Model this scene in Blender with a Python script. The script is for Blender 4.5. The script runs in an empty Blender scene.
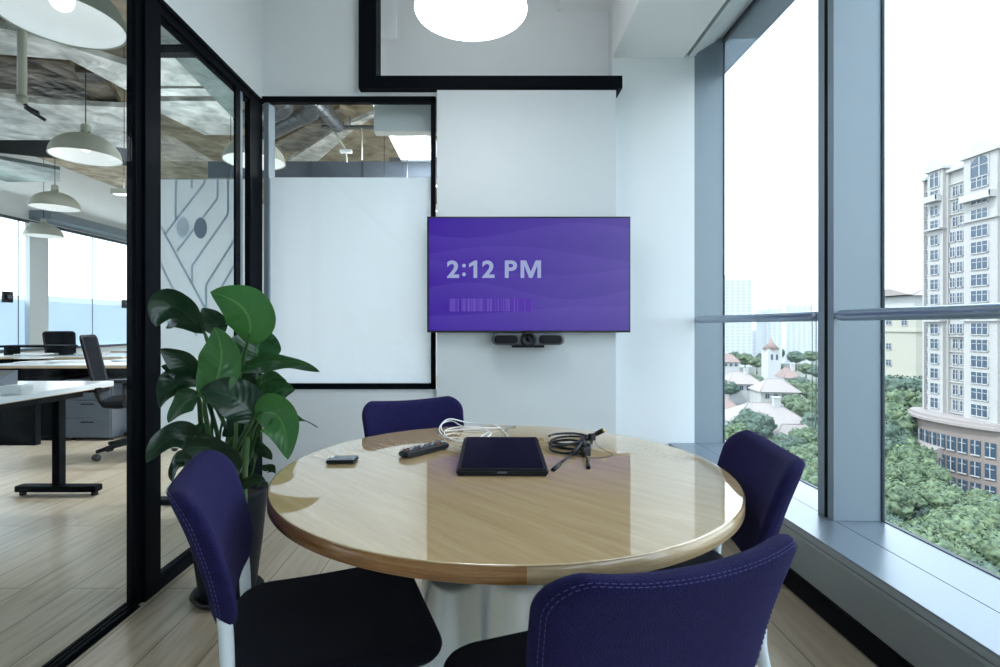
import bpy, bmesh, math, random
from mathutils import Vector, Matrix, noise
R_ = random.Random(7)
PI = math.pi
scn = bpy.context.scene
COL = scn.collection
F, CX, CY, HC = 523.0, 487.0, 326.0, 1.128      # the photograph's perspective: eye height 1.128 m

def P(px, py, Y):            # where the line of sight through a photo point meets depth Y
    return Vector(((px-CX)/F*Y, Y, HC-(py-CY)/F*Y))
def Q(px, py, z):            # ... meets the level z
    Y = F*(HC-z)/(py-CY)
    return Vector(((px-CX)/F*Y, Y, z))

# ------------------------------------------------------------------ materials
MATS = {}
def newmat(name):
    m = bpy.data.materials.new(name); m.use_nodes = True
    nt = m.node_tree; nt.nodes.clear()
    out = nt.nodes.new('ShaderNodeOutputMaterial')
    return m, nt, out
def N(nt, typ, **kw):
    n = nt.nodes.new(typ)
    for k, v in kw.items():
        if k in n.inputs.keys(): n.inputs[k].default_value = v
        else: setattr(n, k, v)
    return n
def L(nt, a, b): nt.links.new(a, b)
def pbr(name, col, rough=.5, metal=0, var=.06, scale=8, bump=0, bscale=60, coat=0, sheen=0, emis=None, es=0, spec=.5, stretch=(1,1,1), trans=0):
    if name in MATS: return MATS[name]
    m, nt, out = newmat(name)
    b = N(nt, 'ShaderNodeBsdfPrincipled', Roughness=rough, Metallic=metal)
    b.inputs['Specular IOR Level'].default_value = spec
    b.inputs['Coat Weight'].default_value = coat
    b.inputs['Coat Roughness'].default_value = .03
    if sheen:
        b.inputs['Sheen Weight'].default_value = sheen
        b.inputs['Sheen Roughness'].default_value = .5
        b.inputs['Sheen Tint'].default_value = (min(1,col[0]*4+.15), min(1,col[1]*4+.12), min(1,col[2]*3+.25), 1)
    tc = N(nt, 'ShaderNodeTexCoord')
    mp = N(nt, 'ShaderNodeMapping'); mp.inputs['Scale'].default_value = stretch
    L(nt, tc.outputs['Object'], mp.inputs['Vector'])
    nz = N(nt, 'ShaderNodeTexNoise', Scale=scale, Detail=4.0)
    L(nt, mp.outputs['Vector'], nz.inputs['Vector'])
    mx = N(nt, 'ShaderNodeMix', data_type='RGBA')
    mx.inputs[6].default_value = (*[c*(1-var) for c in col], 1)
    mx.inputs[7].default_value = (*[min(1, c*(1+var)) for c in col], 1)
    L(nt, nz.outputs['Fac'], mx.inputs[0])
    L(nt, mx.outputs[2], b.inputs['Base Color'])
    if emis:
        b.inputs['Emission Color'].default_value = (*emis, 1); b.inputs['Emission Strength'].default_value = es
    if bump:
        n2 = N(nt, 'ShaderNodeTexNoise', Scale=bscale, Detail=3.0)
        L(nt, mp.outputs['Vector'], n2.inputs['Vector'])
        bp = N(nt, 'ShaderNodeBump', Strength=bump, Distance=.01)
        L(nt, n2.outputs['Fac'], bp.inputs['Height']); L(nt, bp.outputs['Normal'], b.inputs['Normal'])
    L(nt, b.outputs['BSDF'], out.inputs['Surface'])
    MATS[name] = m
    return m
def glass(name, tint=(.95,.98,.98), refl=1.0):
    m, nt, out = newmat(name)
    t = N(nt, 'ShaderNodeBsdfTransparent', Color=(*tint,1))
    g = N(nt, 'ShaderNodeBsdfGlossy', Roughness=0.0, Color=(.95,.97,1,1))
    lw = N(nt, 'ShaderNodeLayerWeight'); lw.inputs[0].default_value = .5
    sch = mth(nt, 'MULTIPLY', mth(nt, 'ADD', mth(nt, 'MULTIPLY', mth(nt, 'POWER', lw.outputs['Facing'], 5.0), .45), .035), refl)
    mx = N(nt, 'ShaderNodeMixShader')
    L(nt, sch, mx.inputs[0]); L(nt, t.outputs[0], mx.inputs[1]); L(nt, g.outputs[0], mx.inputs[2])
    L(nt, mx.outputs[0], out.inputs['Surface'])
    return m
def film(name, col=(.86,.92,.97), clear=.12, trans=.6):
    m, nt, out = newmat(name)
    d = N(nt, 'ShaderNodeBsdfDiffuse', Color=(*col,1)); t = N(nt, 'ShaderNodeBsdfTranslucent', Color=(*col,1))
    a = N(nt, 'ShaderNodeMixShader'); a.inputs[0].default_value = trans
    L(nt, d.outputs[0], a.inputs[1]); L(nt, t.outputs[0], a.inputs[2])
    c = N(nt, 'ShaderNodeBsdfTransparent', Color=(1,1,1,1))
    b = N(nt, 'ShaderNodeMixShader'); b.inputs[0].default_value = clear
    L(nt, a.outputs[0], b.inputs[1]); L(nt, c.outputs[0], b.inputs[2])
    L(nt, b.outputs[0], out.inputs['Surface'])
    return m
def emit(name, col, s):
    m, nt, out = newmat(name)
    e = N(nt, 'ShaderNodeEmission', Color=(*col,1), Strength=s); L(nt, e.outputs[0], out.inputs['Surface'])
    return m

def mth(nt, op, a, b=None, c=None):
    n = nt.nodes.new('ShaderNodeMath'); n.operation = op
    for i, v in enumerate((a, b, c)):
        if v is None: continue
        if isinstance(v, (int, float)): n.inputs[i].default_value = v
        else: nt.links.new(v, n.inputs[i])
    return n.outputs[0]
def mixc(nt, fac, a, b):
    n = nt.nodes.new('ShaderNodeMix'); n.data_type = 'RGBA'
    if isinstance(fac, (int, float)): n.inputs[0].default_value = fac
    else: nt.links.new(fac, n.inputs[0])
    for i, v in ((6, a), (7, b)):
        if isinstance(v, tuple): n.inputs[i].default_value = (*v, 1) if len(v) == 3 else v
        else: nt.links.new(v, n.inputs[i])
    return n.outputs[2]

def floor_mat():
    m, nt, out = newmat('oak_planks')
    tc = N(nt, 'ShaderNodeTexCoord')
    mp = N(nt, 'ShaderNodeMapping'); mp.inputs['Rotation'].default_value = (0,0,PI/2); mp.inputs['Location'].default_value=(0.35,-.06,0)
    L(nt, tc.outputs['Object'], mp.inputs['Vector'])
    br = N(nt, 'ShaderNodeTexBrick', offset=.37, offset_frequency=2, squash=1.0)
    for k, v in (('Scale',1.0),('Mortar Size',.0028),('Mortar Smooth',.1),('Bias',0.0),('Brick Width',1.9),('Row Height',.205)): br.inputs[k].default_value = v
    br.inputs['Color1'].default_value = (.0,.0,.0,1); br.inputs['Color2'].default_value = (1,1,1,1); br.inputs['Mortar'].default_value = (.5,.5,.5,1)
    L(nt, mp.outputs[0], br.inputs['Vector'])
    mp2 = N(nt, 'ShaderNodeMapping'); mp2.inputs['Scale'].default_value = (14, 1.1, 1)
    L(nt, tc.outputs['Object'], mp2.inputs['Vector'])
    ad = nt.nodes.new('ShaderNodeVectorMath'); ad.operation = 'ADD'
    L(nt, mp2.outputs[0], ad.inputs[0]); sc = nt.nodes.new('ShaderNodeVectorMath'); sc.operation='SCALE'; sc.inputs[3].default_value = 9
    L(nt, br.outputs['Color'], sc.inputs[0]); L(nt, sc.outputs[0], ad.inputs[1])
    nz = N(nt, 'ShaderNodeTexNoise', Scale=1.3, Detail=7.0, Distortion=1.2, Roughness=.62); L(nt, ad.outputs[0], nz.inputs['Vector'])
    mp3 = N(nt, 'ShaderNodeMapping'); mp3.inputs['Scale'].default_value = (5, .9, 1); L(nt, tc.outputs['Object'], mp3.inputs['Vector'])
    kn = N(nt, 'ShaderNodeTexNoise', Scale=2.2, Detail=2.0); L(nt, mp3.outputs[0], kn.inputs['Vector'])
    r = N(nt, 'ShaderNodeValToRGB'); L(nt, nz.outputs['Fac'], r.inputs[0])
    e = r.color_ramp.elements
    e[0].position=.25; e[0].color=(.29,.215,.135,1); e[1].position=.78; e[1].color=(.60,.52,.41,1)
    x = e.new(.5); x.color = (.49,.405,.30,1)
    c = mixc(nt, mth(nt,'MULTIPLY',br.outputs['Color'],.4), r.outputs[0], (.60,.52,.41))
    rk = N(nt, 'ShaderNodeMapRange'); rk.inputs[1].default_value=.62; rk.inputs[2].default_value=.75; L(nt, kn.outputs['Fac'], rk.inputs[0])
    c = mixc(nt, mth(nt,'MULTIPLY',rk.outputs[0],.5), c, (.24,.165,.095))
    c = mixc(nt, mth(nt,'MULTIPLY',br.outputs['Fac'],.75), c, (.10,.075,.05))
    b = N(nt, 'ShaderNodeBsdfPrincipled'); L(nt, c, b.inputs['Base Color'])
    rr = N(nt, 'ShaderNodeMapRange'); rr.inputs[3].default_value=.24; rr.inputs[4].default_value=.38; L(nt, nz.outputs['Fac'], rr.inputs[0])
    L(nt, rr.outputs[0], b.inputs['Roughness'])
    bp = N(nt, 'ShaderNodeBump', Strength=.25, Distance=.004)
    h = mth(nt,'SUBTRACT', mth(nt,'MULTIPLY',nz.outputs['Fac'],.15), br.outputs['Fac'])
    L(nt, h, bp.inputs['Height']); L(nt, bp.outputs['Normal'], b.inputs['Normal'])
    L(nt, b.outputs[0], out.inputs['Surface'])
    return m
def wood(name, dark, mid, light, ang, sc=(1.2, 14, 14), rough=.04, coat=1.0, spec=.6):
    m, nt, out = newmat(name)
    tc = N(nt, 'ShaderNodeTexCoord')
    mp = N(nt, 'ShaderNodeMapping'); mp.inputs['Rotation'].default_value = (0,0,ang)
    L(nt, tc.outputs['Object'], mp.inputs['Vector'])
    m2 = N(nt, 'ShaderNodeMapping'); m2.inputs['Scale'].default_value = sc; L(nt, mp.outputs[0], m2.inputs['Vector'])
    nz = N(nt, 'ShaderNodeTexNoise', Scale=2.4, Detail=8.0, Distortion=.8, Roughness=.65); L(nt, m2.outputs[0], nz.inputs['Vector'])
    m3 = N(nt, 'ShaderNodeMapping'); m3.inputs['Scale'].default_value = (sc[0]*5, sc[1]*5, sc[2]*5); L(nt, mp.outputs[0], m3.inputs['Vector'])
    n3 = N(nt, 'ShaderNodeTexNoise', Scale=2.5, Detail=4.0); L(nt, m3.outputs[0], n3.inputs['Vector'])
    r = N(nt, 'ShaderNodeValToRGB'); L(nt, nz.outputs['Fac'], r.inputs[0])
    e = r.color_ramp.elements; e[0].position=.28; e[0].color=(*dark,1); e[1].position=.72; e[1].color=(*light,1)
    x = e.new(.5); x.color=(*mid,1)
    rp = N(nt, 'ShaderNodeMapRange'); rp.inputs[1].default_value=.55; rp.inputs[2].default_value=.75; rp.inputs[4].default_value=.45; L(nt, n3.outputs['Fac'], rp.inputs[0])
    c = mixc(nt, rp.outputs[0], r.outputs[0], dark)
    b = N(nt, 'ShaderNodeBsdfPrincipled', Roughness=rough); L(nt, c, b.inputs['Base Color'])
    b.inputs['Specular IOR Level'].default_value = spec
    b.inputs['Coat Weight'].default_value = coat; b.inputs['Coat Roughness'].default_value=.012; b.inputs['Coat IOR'].default_value = 2.0
    L(nt, b.outputs[0], out.inputs['Surface'])
    return m
def foil_mat(name, dark, light, rough=.35, metal=.7, scale=2.2):
    m, nt, out = newmat(name)
    tc = N(nt, 'ShaderNodeTexCoord')
    vo = N(nt, 'ShaderNodeTexVoronoi', Scale=scale); L(nt, tc.outputs['Object'], vo.inputs['Vector'])
    nz = N(nt, 'ShaderNodeTexNoise', Scale=scale*3.0, Detail=8.0, Distortion=.7); L(nt, tc.outputs['Object'], nz.inputs['Vector'])
    r = N(nt, 'ShaderNodeMapRange'); r.inputs[1].default_value=.35; r.inputs[2].default_value=.68; L(nt, nz.outputs['Fac'], r.inputs[0])
    c = mixc(nt, r.outputs[0], dark, light)
    b = N(nt, 'ShaderNodeBsdfPrincipled', Roughness=rough, Metallic=metal); L(nt, c, b.inputs['Base Color'])
    bp = N(nt, 'ShaderNodeBump', Strength=.8, Distance=.06)
    L(nt, mth(nt,'ADD',nz.outputs['Fac'],vo.outputs['Distance']), bp.inputs['Height']); L(nt, bp.outputs['Normal'], b.inputs['Normal'])
    L(nt, b.outputs[0], out.inputs['Surface'])
    return m
def leaf_mat(name, col, vein, rough=.3):
    m, nt, out = newmat(name)
    uv = N(nt, 'ShaderNodeUVMap'); s = N(nt, 'ShaderNodeSeparateXYZ'); L(nt, uv.outputs[0], s.inputs[0])
    u, v = s.outputs[0], s.outputs[1]
    av = mth(nt,'ABSOLUTE', mth(nt,'SUBTRACT', v, .5))
    mid = mth(nt,'LESS_THAN', av, .022)
    ph = mth(nt,'SUBTRACT', mth(nt,'MULTIPLY',u,150), mth(nt,'MULTIPLY',av,70))
    w = mth(nt,'POWER', mth(nt,'ABSOLUTE', mth(nt,'SINE',ph)), 6.0)
    nz = N(nt, 'ShaderNodeTexNoise', Scale=3.0, Detail=3.0); L(nt, uv.outputs[0], nz.inputs['Vector'])
    c = mixc(nt, nz.outputs['Fac'], tuple(k*.75 for k in col), tuple(k*1.3 for k in col))
    c = mixc(nt, mth(nt,'MULTIPLY',w,.18), c, vein)
    c = mixc(nt, mth(nt,'MULTIPLY',mid,.8), c, vein)
    b = N(nt, 'ShaderNodeBsdfPrincipled', Roughness=rough); L(nt, c, b.inputs['Base Color'])
    b.inputs['Coat Weight'].default_value=.3; b.inputs['Coat Roughness'].default_value=.25
    bp = N(nt, 'ShaderNodeBump', Strength=.22, Distance=.002)
    sw = mth(nt,'SINE', mth(nt,'SUBTRACT', mth(nt,'MULTIPLY',u,60), mth(nt,'MULTIPLY',av,28)))
    L(nt, mth(nt,'ADD', sw, mth(nt,'MULTIPLY',mid,-2)), bp.inputs['Height']); L(nt, bp.outputs['Normal'], b.inputs['Normal'])
    t = N(nt, 'ShaderNodeBsdfTranslucent', Color=(col[0]*2.2,col[1]*2.0,col[2]*1.2,1))
    mx = N(nt, 'ShaderNodeMixShader'); mx.inputs[0].default_value=.22
    L(nt, b.outputs[0], mx.inputs[1]); L(nt, t.outputs[0], mx.inputs[2])
    L(nt, mx.outputs[0], out.inputs['Surface'])
    return m
def foliage_mat(name, c1, c2):
    m, nt, out = newmat(name)
    tc = N(nt, 'ShaderNodeTexCoord'); nz = N(nt, 'ShaderNodeTexNoise', Scale=1.3, Detail=6.0, Roughness=.7); L(nt, tc.outputs['Object'], nz.inputs['Vector'])
    r = N(nt, 'ShaderNodeMapRange'); r.inputs[1].default_value=.35; r.inputs[2].default_value=.65; L(nt, nz.outputs['Fac'], r.inputs[0])
    c = mixc(nt, r.outputs[0], c1, c2)
    b = N(nt, 'ShaderNodeBsdfPrincipled', Roughness=.7); L(nt, c, b.inputs['Base Color'])
    L(nt, b.outputs[0], out.inputs['Surface'])
    return m

M = {}
M['white'] = pbr('white_paint', (.74,.785,.81), .6, var=.015, bump=.04, bscale=180)
M['panel'] = pbr('pale_grey_paint', (.645,.695,.72), .55, var=.015, bump=.03, bscale=200)
M['recess'] = pbr('grey_recess_paint', (.72,.75,.77), .6, var=.02)
M['ceil'] = pbr('ceiling_paint', (.84,.865,.875), .7, var=.015)
M['black'] = pbr('black_steel', (.003,.0045,.007), .5, var=.15, spec=.05)
M['blackmatt'] = pbr('black_matt', (.005,.007,.010), .6, var=.15, spec=.1)
M['alu'] = pbr('blue_grey_aluminium', (.22,.275,.32), .45, metal=.2, var=.03)
M['darkframe'] = pbr('dark_blue_frame', (.05,.07,.09), .5)
M['rail'] = pbr('handrail_metal', (.26,.32,.40), .3, metal=.7, var=.04)
M['sill'] = pbr('sill_metal', (.21,.255,.30), .28, metal=.4, var=.03, scale=3)
M['sillface'] = pbr('sill_front_grey', (.27,.30,.32), .5, var=.04)
M['glass'] = glass('clear_glass', (.95,.98,.985), .28)
M['oglass'] = glass('window_glass', (.90,.95,.98), .7)
M['film'] = film('frosted_film', (.90,.93,.97), .07, .5)
M['wfilm'] = film('blue_frosted_window_film', (.68,.77,.85), .10, .5)
M['film2'] = film('patterned_frosted_film', (.93,.96,.99), .08, .5)
M['filmline'] = film('film_cut_line', (.62,.73,.81), .15, .5)
M['floor'] = floor_mat()
M['tabletop'] = wood('lacquered_oak', (.52,.365,.185), (.605,.435,.225), (.68,.515,.295), .80)
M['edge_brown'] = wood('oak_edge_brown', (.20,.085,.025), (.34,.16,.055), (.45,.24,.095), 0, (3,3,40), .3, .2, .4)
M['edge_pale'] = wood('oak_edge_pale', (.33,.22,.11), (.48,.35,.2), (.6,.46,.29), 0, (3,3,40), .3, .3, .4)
M['base'] = pbr('satin_grey_base', (.60,.64,.66), .22, metal=.85, var=.03)
M['felt'] = pbr('purple_felt', (.0095,.0080,.060), .95, var=.35, scale=90, bump=.7, bscale=500, sheen=.17, spec=.2)
M['seatfelt'] = pbr('dark_navy_felt', (.003,.004,.009), .95, var=.2, scale=60, bump=.35, bscale=600, sheen=.03, spec=.2)
M['stitch'] = pbr('lilac_thread', (.055,.055,.20), .8)
M['tube'] = pbr('white_tube', (.66,.72,.76), .25, var=.01, coat=.4)
M['rubber'] = pbr('black_rubber', (.012,.012,.014), .6)
M['pot'] = pbr('charcoal_pot', (.008,.012,.019), .5, var=.1, spec=.2)
M['soil'] = pbr('soil', (.03,.022,.015), .95, var=.5, scale=50, bump=1, bscale=90)
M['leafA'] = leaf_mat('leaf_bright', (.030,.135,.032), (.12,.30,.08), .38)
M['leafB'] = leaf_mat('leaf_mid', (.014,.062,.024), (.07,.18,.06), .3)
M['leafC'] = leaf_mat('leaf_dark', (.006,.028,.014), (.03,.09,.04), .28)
M['stem'] = pbr('green_stem', (.03,.09,.025), .4, var=.3, scale=12)
M['tvframe'] = pbr('tv_bezel', (.012,.012,.018), .3)
M['plastic'] = pbr('black_plastic', (.006,.007,.010), .38, var=.1, spec=.3)
M['plasticgrey'] = pbr('grey_plastic', (.10,.11,.13), .4)
M['tabglass'] = pbr('dark_tablet_glass', (.005,.005,.010), .18, spec=.2)
M['phone'] = pbr('phone_back', (.13,.15,.18), .25, metal=.4)
M['whitecable'] = pbr('white_cable', (.78,.80,.82), .4, var=.01)
M['greycable'] = pbr('grey_cable', (.20,.23,.25), .5)
M['blackcable'] = pbr('black_cable', (.006,.008,.013), .35, spec=.3)
M['gold'] = pbr('gold_contact', (.6,.45,.15), .3, metal=1)
M['lampwhite'] = pbr('lamp_enamel', (.48,.50,.43), .4, var=.02)
M['lampin'] = pbr('lamp_white_lining', (.88,.9,.9), .5, emis=(.95,.98,1), es=.05)
M['dome_fill'] = pbr('dome_fill_glow', (.8,.82,.83), .4, emis=(.96,.98,1), es=5.5)  # glow added to the dome to brighten the ceiling and recess
M['bulb'] = emit('lit_bulb', (.96,.98,1), 1.6)
M['diffuser'] = emit('lit_diffuser', (.96,.98,1), 11.0)
M['slab'] = foil_mat('raw_concrete', (.20,.17,.12), (.42,.37,.28), .8, 0, 1.4)
M['foil'] = foil_mat('dark_foil_insulation', (.03,.024,.018), (.32,.27,.20), .3, .7, 1.3)
M['foilpale'] = foil_mat('pale_foil_insulation', (.34,.37,.36), (.86,.88,.87), .4, .1, 1.6)
M['foilgreen'] = foil_mat('green_grey_foil', (.08,.12,.12), (.20,.26,.25), .45, .4, 1.2)
M['ductgrey'] = pbr('spiral_duct', (.13,.14,.15), .35, metal=.8)
M['ductwhite'] = pbr('white_duct', (.80,.84,.88), .4, var=.02)
M['deskwhite'] = pbr('white_laminate', (.78,.82,.86), .18, var=.01)
M['deskedge'] = pbr('plywood_edge', (.50,.36,.22), .5)
M['mesh'] = pbr('black_mesh', (.006,.007,.011), .9, bump=.5, bscale=300, spec=.1)
M['greysteel'] = pbr('grey_steel_cabinet', (.10,.12,.15), .3, metal=.3, var=.05)
M['paper'] = pbr('paper', (.75,.78,.8), .7)

# ------------------------------------------------------------------ mesh helpers
class MB:
    def __init__(s): s.bm = bmesh.new()
    def _f(s, vs, mi=0):
        try: f = s.bm.faces.new(vs)
        except ValueError: return None
        f.material_index = mi; return f
    def box(s, x0, x1, y0, y1, z0, z1, mi=0, bev=0):
        b2 = bmesh.new() if bev else s.bm
        v = [b2.verts.new((x, y, z)) for x in (x0, x1) for y in (y0, y1) for z in (z0, z1)]
        fs = []
        for q in ((0,1,3,2),(4,6,7,5),(0,4,5,1),(2,3,7,6),(0,2,6,4),(1,5,7,3)):
            f = b2.faces.new([v[i] for i in q]); f.material_index = mi; fs.append(f)
        if bev:
            bmesh.ops.bevel(b2, geom=list(b2.edges), offset=bev, segments=2, affect='EDGES', profile=.7)
            for f in b2.faces: f.material_index = mi
            s.merge(b2)
        return s
    def merge(s, b2, mat=None):
        if mat is not None: bmesh.ops.transform(b2, matrix=mat, verts=b2.verts)
        mp = {}
        for v in b2.verts: mp[v] = s.bm.verts.new(v.co)
        for f in b2.faces:
            try:
                g = s.bm.faces.new([mp[v] for v in f.verts]); g.material_index = f.material_index; g.smooth = f.smooth
            except ValueError: pass
        b2.free(); return s
    def obox(s, c, size, rz=0, mi=0, bev=0, rot=None):
        t = MB(); a, b, h = [k/2 for k in size]; t.box(-a, a, -b, b, -h, h, mi, bev)
        m = Matrix.Translation(c) @ (rot.to_4x4() if rot is not None else Matrix.Rotation(rz, 4, 'Z'))
        return s.merge(t.bm, m)
    def tube(s, pts, r, n=10, closed=False, cap=True, mi=0, smooth=0):
        pts = [Vector(p) for p in pts]
        if smooth: pts = catmull(pts, smooth, closed)
        m = len(pts); rs = r if isinstance(r, (list, tuple)) else [r]*m
        if len(rs) != m: rs = [rs[int(i*(len(rs)-1)/(m-1))] for i in range(m)]
        rings = []; up = None
        for i, p in enumerate(pts):
            a = pts[(i-1) % m] if (closed or i > 0) else p; b = pts[(i+1) % m] if (closed or i < m-1) else p
            t = (b-a).normalized()
            if up is None:
                up = Vector((0,0,1)) if abs(t.z) < .9 else Vector((1,0,0))
            sd = t.cross(up)
            if sd.length < 1e-5: sd = t.cross(Vector((0,1,0)))
            sd.normalize(); up = sd.cross(t).normalized()
            rings.append([s.bm.verts.new(p + (sd*math.cos(2*PI*k/n)+up*math.sin(2*PI*k/n))*rs[i]) for k in range(n)])
        for i in range(m if closed else m-1):
            A, B = rings[i], rings[(i+1) % m]
            for k in range(n):
                f = s._f([A[k], A[(k+1)%n], B[(k+1)%n], B[k]], mi)
                if f: f.smooth = True
        if cap and not closed: s._f(rings[0][::-1], mi); s._f(rings[-1], mi)
        return s
    def lathe(s, prof, c=(0,0,0), n=48, mi=0, rot=None, mis=None):
        c = Vector(c); rings = []
        for r, z in prof:
            if r < 1e-6:
                p = Vector((0,0,z)); p = (rot @ p) if rot else p
                rings.append([s.bm.verts.new(c+p)])
            else:
                ring = []
                for k in range(n):
                    p = Vector((r*math.cos(2*PI*k/n), r*math.sin(2*PI*k/n), z)); p = (rot @ p) if rot else p
                    ring.append(s.bm.verts.new(c+p))
                rings.append(ring)
        for i in range(len(rings)-1):
            A, B = rings[i], rings[i+1]; q = mis[i] if mis else mi
            for k in range(n):
                if len(A) == 1 and len(B) == 1: continue
                if len(A) == 1: f = s._f([A[0], B[k], B[(k+1)%n]], q)
                elif len(B) == 1: f = s._f([A[k], A[(k+1)%n], B[0]], q)
                else: f = s._f([A[k], A[(k+1)%n], B[(k+1)%n], B[k]], q)
                if f: f.smooth = True
        return s
    def prism(s, poly, d, mi=0):     # poly: 3-D loop, d: extrusion vector
        d = Vector(d); a = [s.bm.verts.new(Vector(p)) for p in poly]; b = [s.bm.verts.new(Vector(p)+d) for p in poly]
        s._f(a[::-1], mi); s._f(b, mi); n = len(a)
        for i in range(n): s._f([a[i], a[(i+1)%n], b[(i+1)%n], b[i]], mi)
        return s
    def ico(s, c, r, sub=2, sc=(1,1,1), jit=0, seed=0, mi=0, fr=1.0):
        b2 = bmesh.new(); bmesh.ops.create_icosphere(b2, subdivisions=sub, radius=1)
        for v in b2.verts:
            k = 1
            if jit: k = 1 + jit*noise.noise(v.co*2.1*fr+Vector((seed,seed*1.7,0))) + jit*.6*noise.noise(v.co*5*fr+Vector((seed,0,3)))
            v.co = Vector((v.co.x*sc[0], v.co.y*sc[1], v.co.z*sc[2]))*r*k + Vector(c)
        for f in b2.faces: f.material_index = mi; f.smooth = True
        return s.merge(b2)
    def pad(s, outline, axis, t, bend=None, mi=0):   # cushioned panel; outline: 2-D loop; axis 'z' seat / 'y' back
        n = len(outline); cx = sum(p[0] for p in outline)/n; cy = sum(p[1] for p in outline)/n
        prof = [(0,0),(.003,.38),(.008,.66),(.016,.88),(.028,.98),(.05,1.0),(.09,1.03),(.14,1.05)]
        def pt(p, off, h):
            d = Vector((p[0]-cx, p[1]-cy)); l = d.length; q = d*(1-min(off, off*l*5, .7*l)/l)
            a, b = q.x+cx, q.y+cy
            v = Vector((a, b, h)) if axis == 'z' else Vector((a, h, b))
            return bend(v) if bend else v
        rim = [s.bm.verts.new(pt(p, 0, 0)) for p in outline]
        for sg in (1, -1):
            prev = rim
            for off, h in prof[1:]:
                ring = [s.bm.verts.new(pt(p, off, sg*h*t/2)) for p in outline]
                for k in range(n):
                    q = [prev[k], prev[(k+1)%n], ring[(k+1)%n], ring[k]]
                    f = s._f(q if sg > 0 else q[::-1], mi)
                    if f: f.smooth = True
                prev = ring
            cvec = Vector((cx, cy, sg*t/2*1.06)) if axis == 'z' else Vector((cx, sg*t/2*1.06, cy))
            c = s.bm.verts.new(bend(cvec) if bend else cvec)
            for k in range(n):
                q = [prev[k], prev[(k+1)%n], c]
                f = s._f(q if sg > 0 else q[::-1], mi)
                if f: f.smooth = True
        return s
    def build(s, name, mats, parent=None, world=False, flat=False, uv=None):
        if world and parent is not None:
            bmesh.ops.translate(s.bm, verts=s.bm.verts, vec=-parent.location)
        bmesh.ops.recalc_face_normals(s.bm, faces=s.bm.faces)
        me = bpy.data.meshes.new(name); s.bm.to_mesh(me); s.bm.free()
        for m in (mats if isinstance(mats, (list, tuple)) else [mats]): me.materials.append(M[m] if isinstance(m, str) else m)
        o = bpy.data.objects.new(name, me); COL.objects.link(o)
        if parent is not None: o.parent = parent
        return o
def catmull(pts, k, closed=False):
    out = []; n = len(pts)
    for i in range(n if closed else n-1):
        if closed: a,b,c,d = pts[(i-1)%n], pts[i], pts[(i+1)%n], pts[(i+2)%n]
        else: a,b,c,d = pts[max(0,i-1)], pts[i], pts[i+1], pts[min(n-1,i+2)]
        for j in range(k):
            t = j/k
            out.append(.5*((2*b)+(c-a)*t+(2*a-5*b+4*c-d)*t*t+(3*b-a-3*c+d)*t**3))
    if not closed: out.append(pts[-1])
    return out
def rrect(w, h, r, n=8, taper=0, cy=0, rt=None):   # rounded rectangle outline; taper narrows the low side
    rt = r if rt is None else rt; o = []
    for (sx, sy, a0, q) in ((1,1,0,rt),(-1,1,90,rt),(-1,-1,180,r),(1,-1,270,r)):
        for k in range(n+1):
            a = math.radians(a0+90*k/n)
            x = sx*(w/2-q)+q*math.cos(a); y = sy*(h/2-q)+q*math.sin(a)
            x *= 1-taper*(.5-y/h); o.append((x, y+cy))
    res = []                                         # subdivide long straight runs
    for i, p in enumerate(o):
        q = o[(i+1)%len(o)]; res.append(p); d = math.dist(p, q); m = int(d/.03)
        for k in range(1, m+1): res.append((p[0]+(q[0]-p[0])*k/(m+1), p[1]+(q[1]-p[1])*k/(m+1)))
    return res
def tag(o, label=None, cat=None, group=None, kind=None):
    if label: o['label'] = label
    if cat: o['category'] = cat
    if group: o['group'] = group
    if kind: o['kind'] = kind
    return o
def thing(name, label, cat, loc=(0,0,0), rz=0, group=None):
    o = bpy.data.objects.new(name, None); COL.objects.link(o); o.location = loc; o.rotation_euler = (0,0,rz)
    o.empty_display_size = .05
    return tag(o, label, cat, group)
def struct(name, mb, mats, parent=None, label=None):
    o = mb.build(name, mats, parent)
    if parent is None:
        o['kind'] = 'structure'
        if label: o['label'] = label
    return o
def sroot(name, label=None):
    o = bpy.data.objects.new(name, None); COL.objects.link(o); o['kind'] = 'structure'
    if label: o['label'] = label
    return o
def dup(root, loc, rz=0, label=None, group=None, scale=None):
    r = root.copy(); COL.objects.link(r); r.location = loc; r.rotation_euler = (0,0,rz)
    if scale: r.scale = scale
    if label: r['label'] = label
    if group: r['group'] = group
    for ch in list(root.children):
        c = ch.copy(); COL.objects.link(c); c.parent = r
        for g in ch.children:
            d = g.copy(); COL.objects.link(d); d.parent = c
    return r

# ------------------------------------------------------------------ room shell
XL, XG = -1.398, 1.514           # left partition plane, window glass plane
YLW, YP, YRW, YRC = 3.25, 3.20, 3.34, 3.42   # left back wall, pillar panel, right back wall, recess
XS, ZS = 1.162, .381             # sill edge, sill top
struct('floor', MB().box(-7.6, 1.32, -2.7, 12.0, -.12, 0), 'floor', label='pale oak plank floor')
struct('ceiling', MB().box(-7.6, 1.75, -2.7, 12.0, 3.9, 4.1), 'slab', label='raw concrete slab overhead')
# meeting room ceiling, beam and lowered part
struct('trim_1', MB().box(XL, .43, -2.6, YRC, 3.3, 3.36), 'ceil', label='white meeting room ceiling')
struct('trim_2', MB().box(.464, .80, -2.6, YRC, 3.185, 3.36), 'ceil', label='white ceiling beam')
struct('trim_3', MB().box(.80, 1.25, -2.6, YRW, 2.84, 3.36), 'ceil', label='white lowered ceiling by the window')
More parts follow.
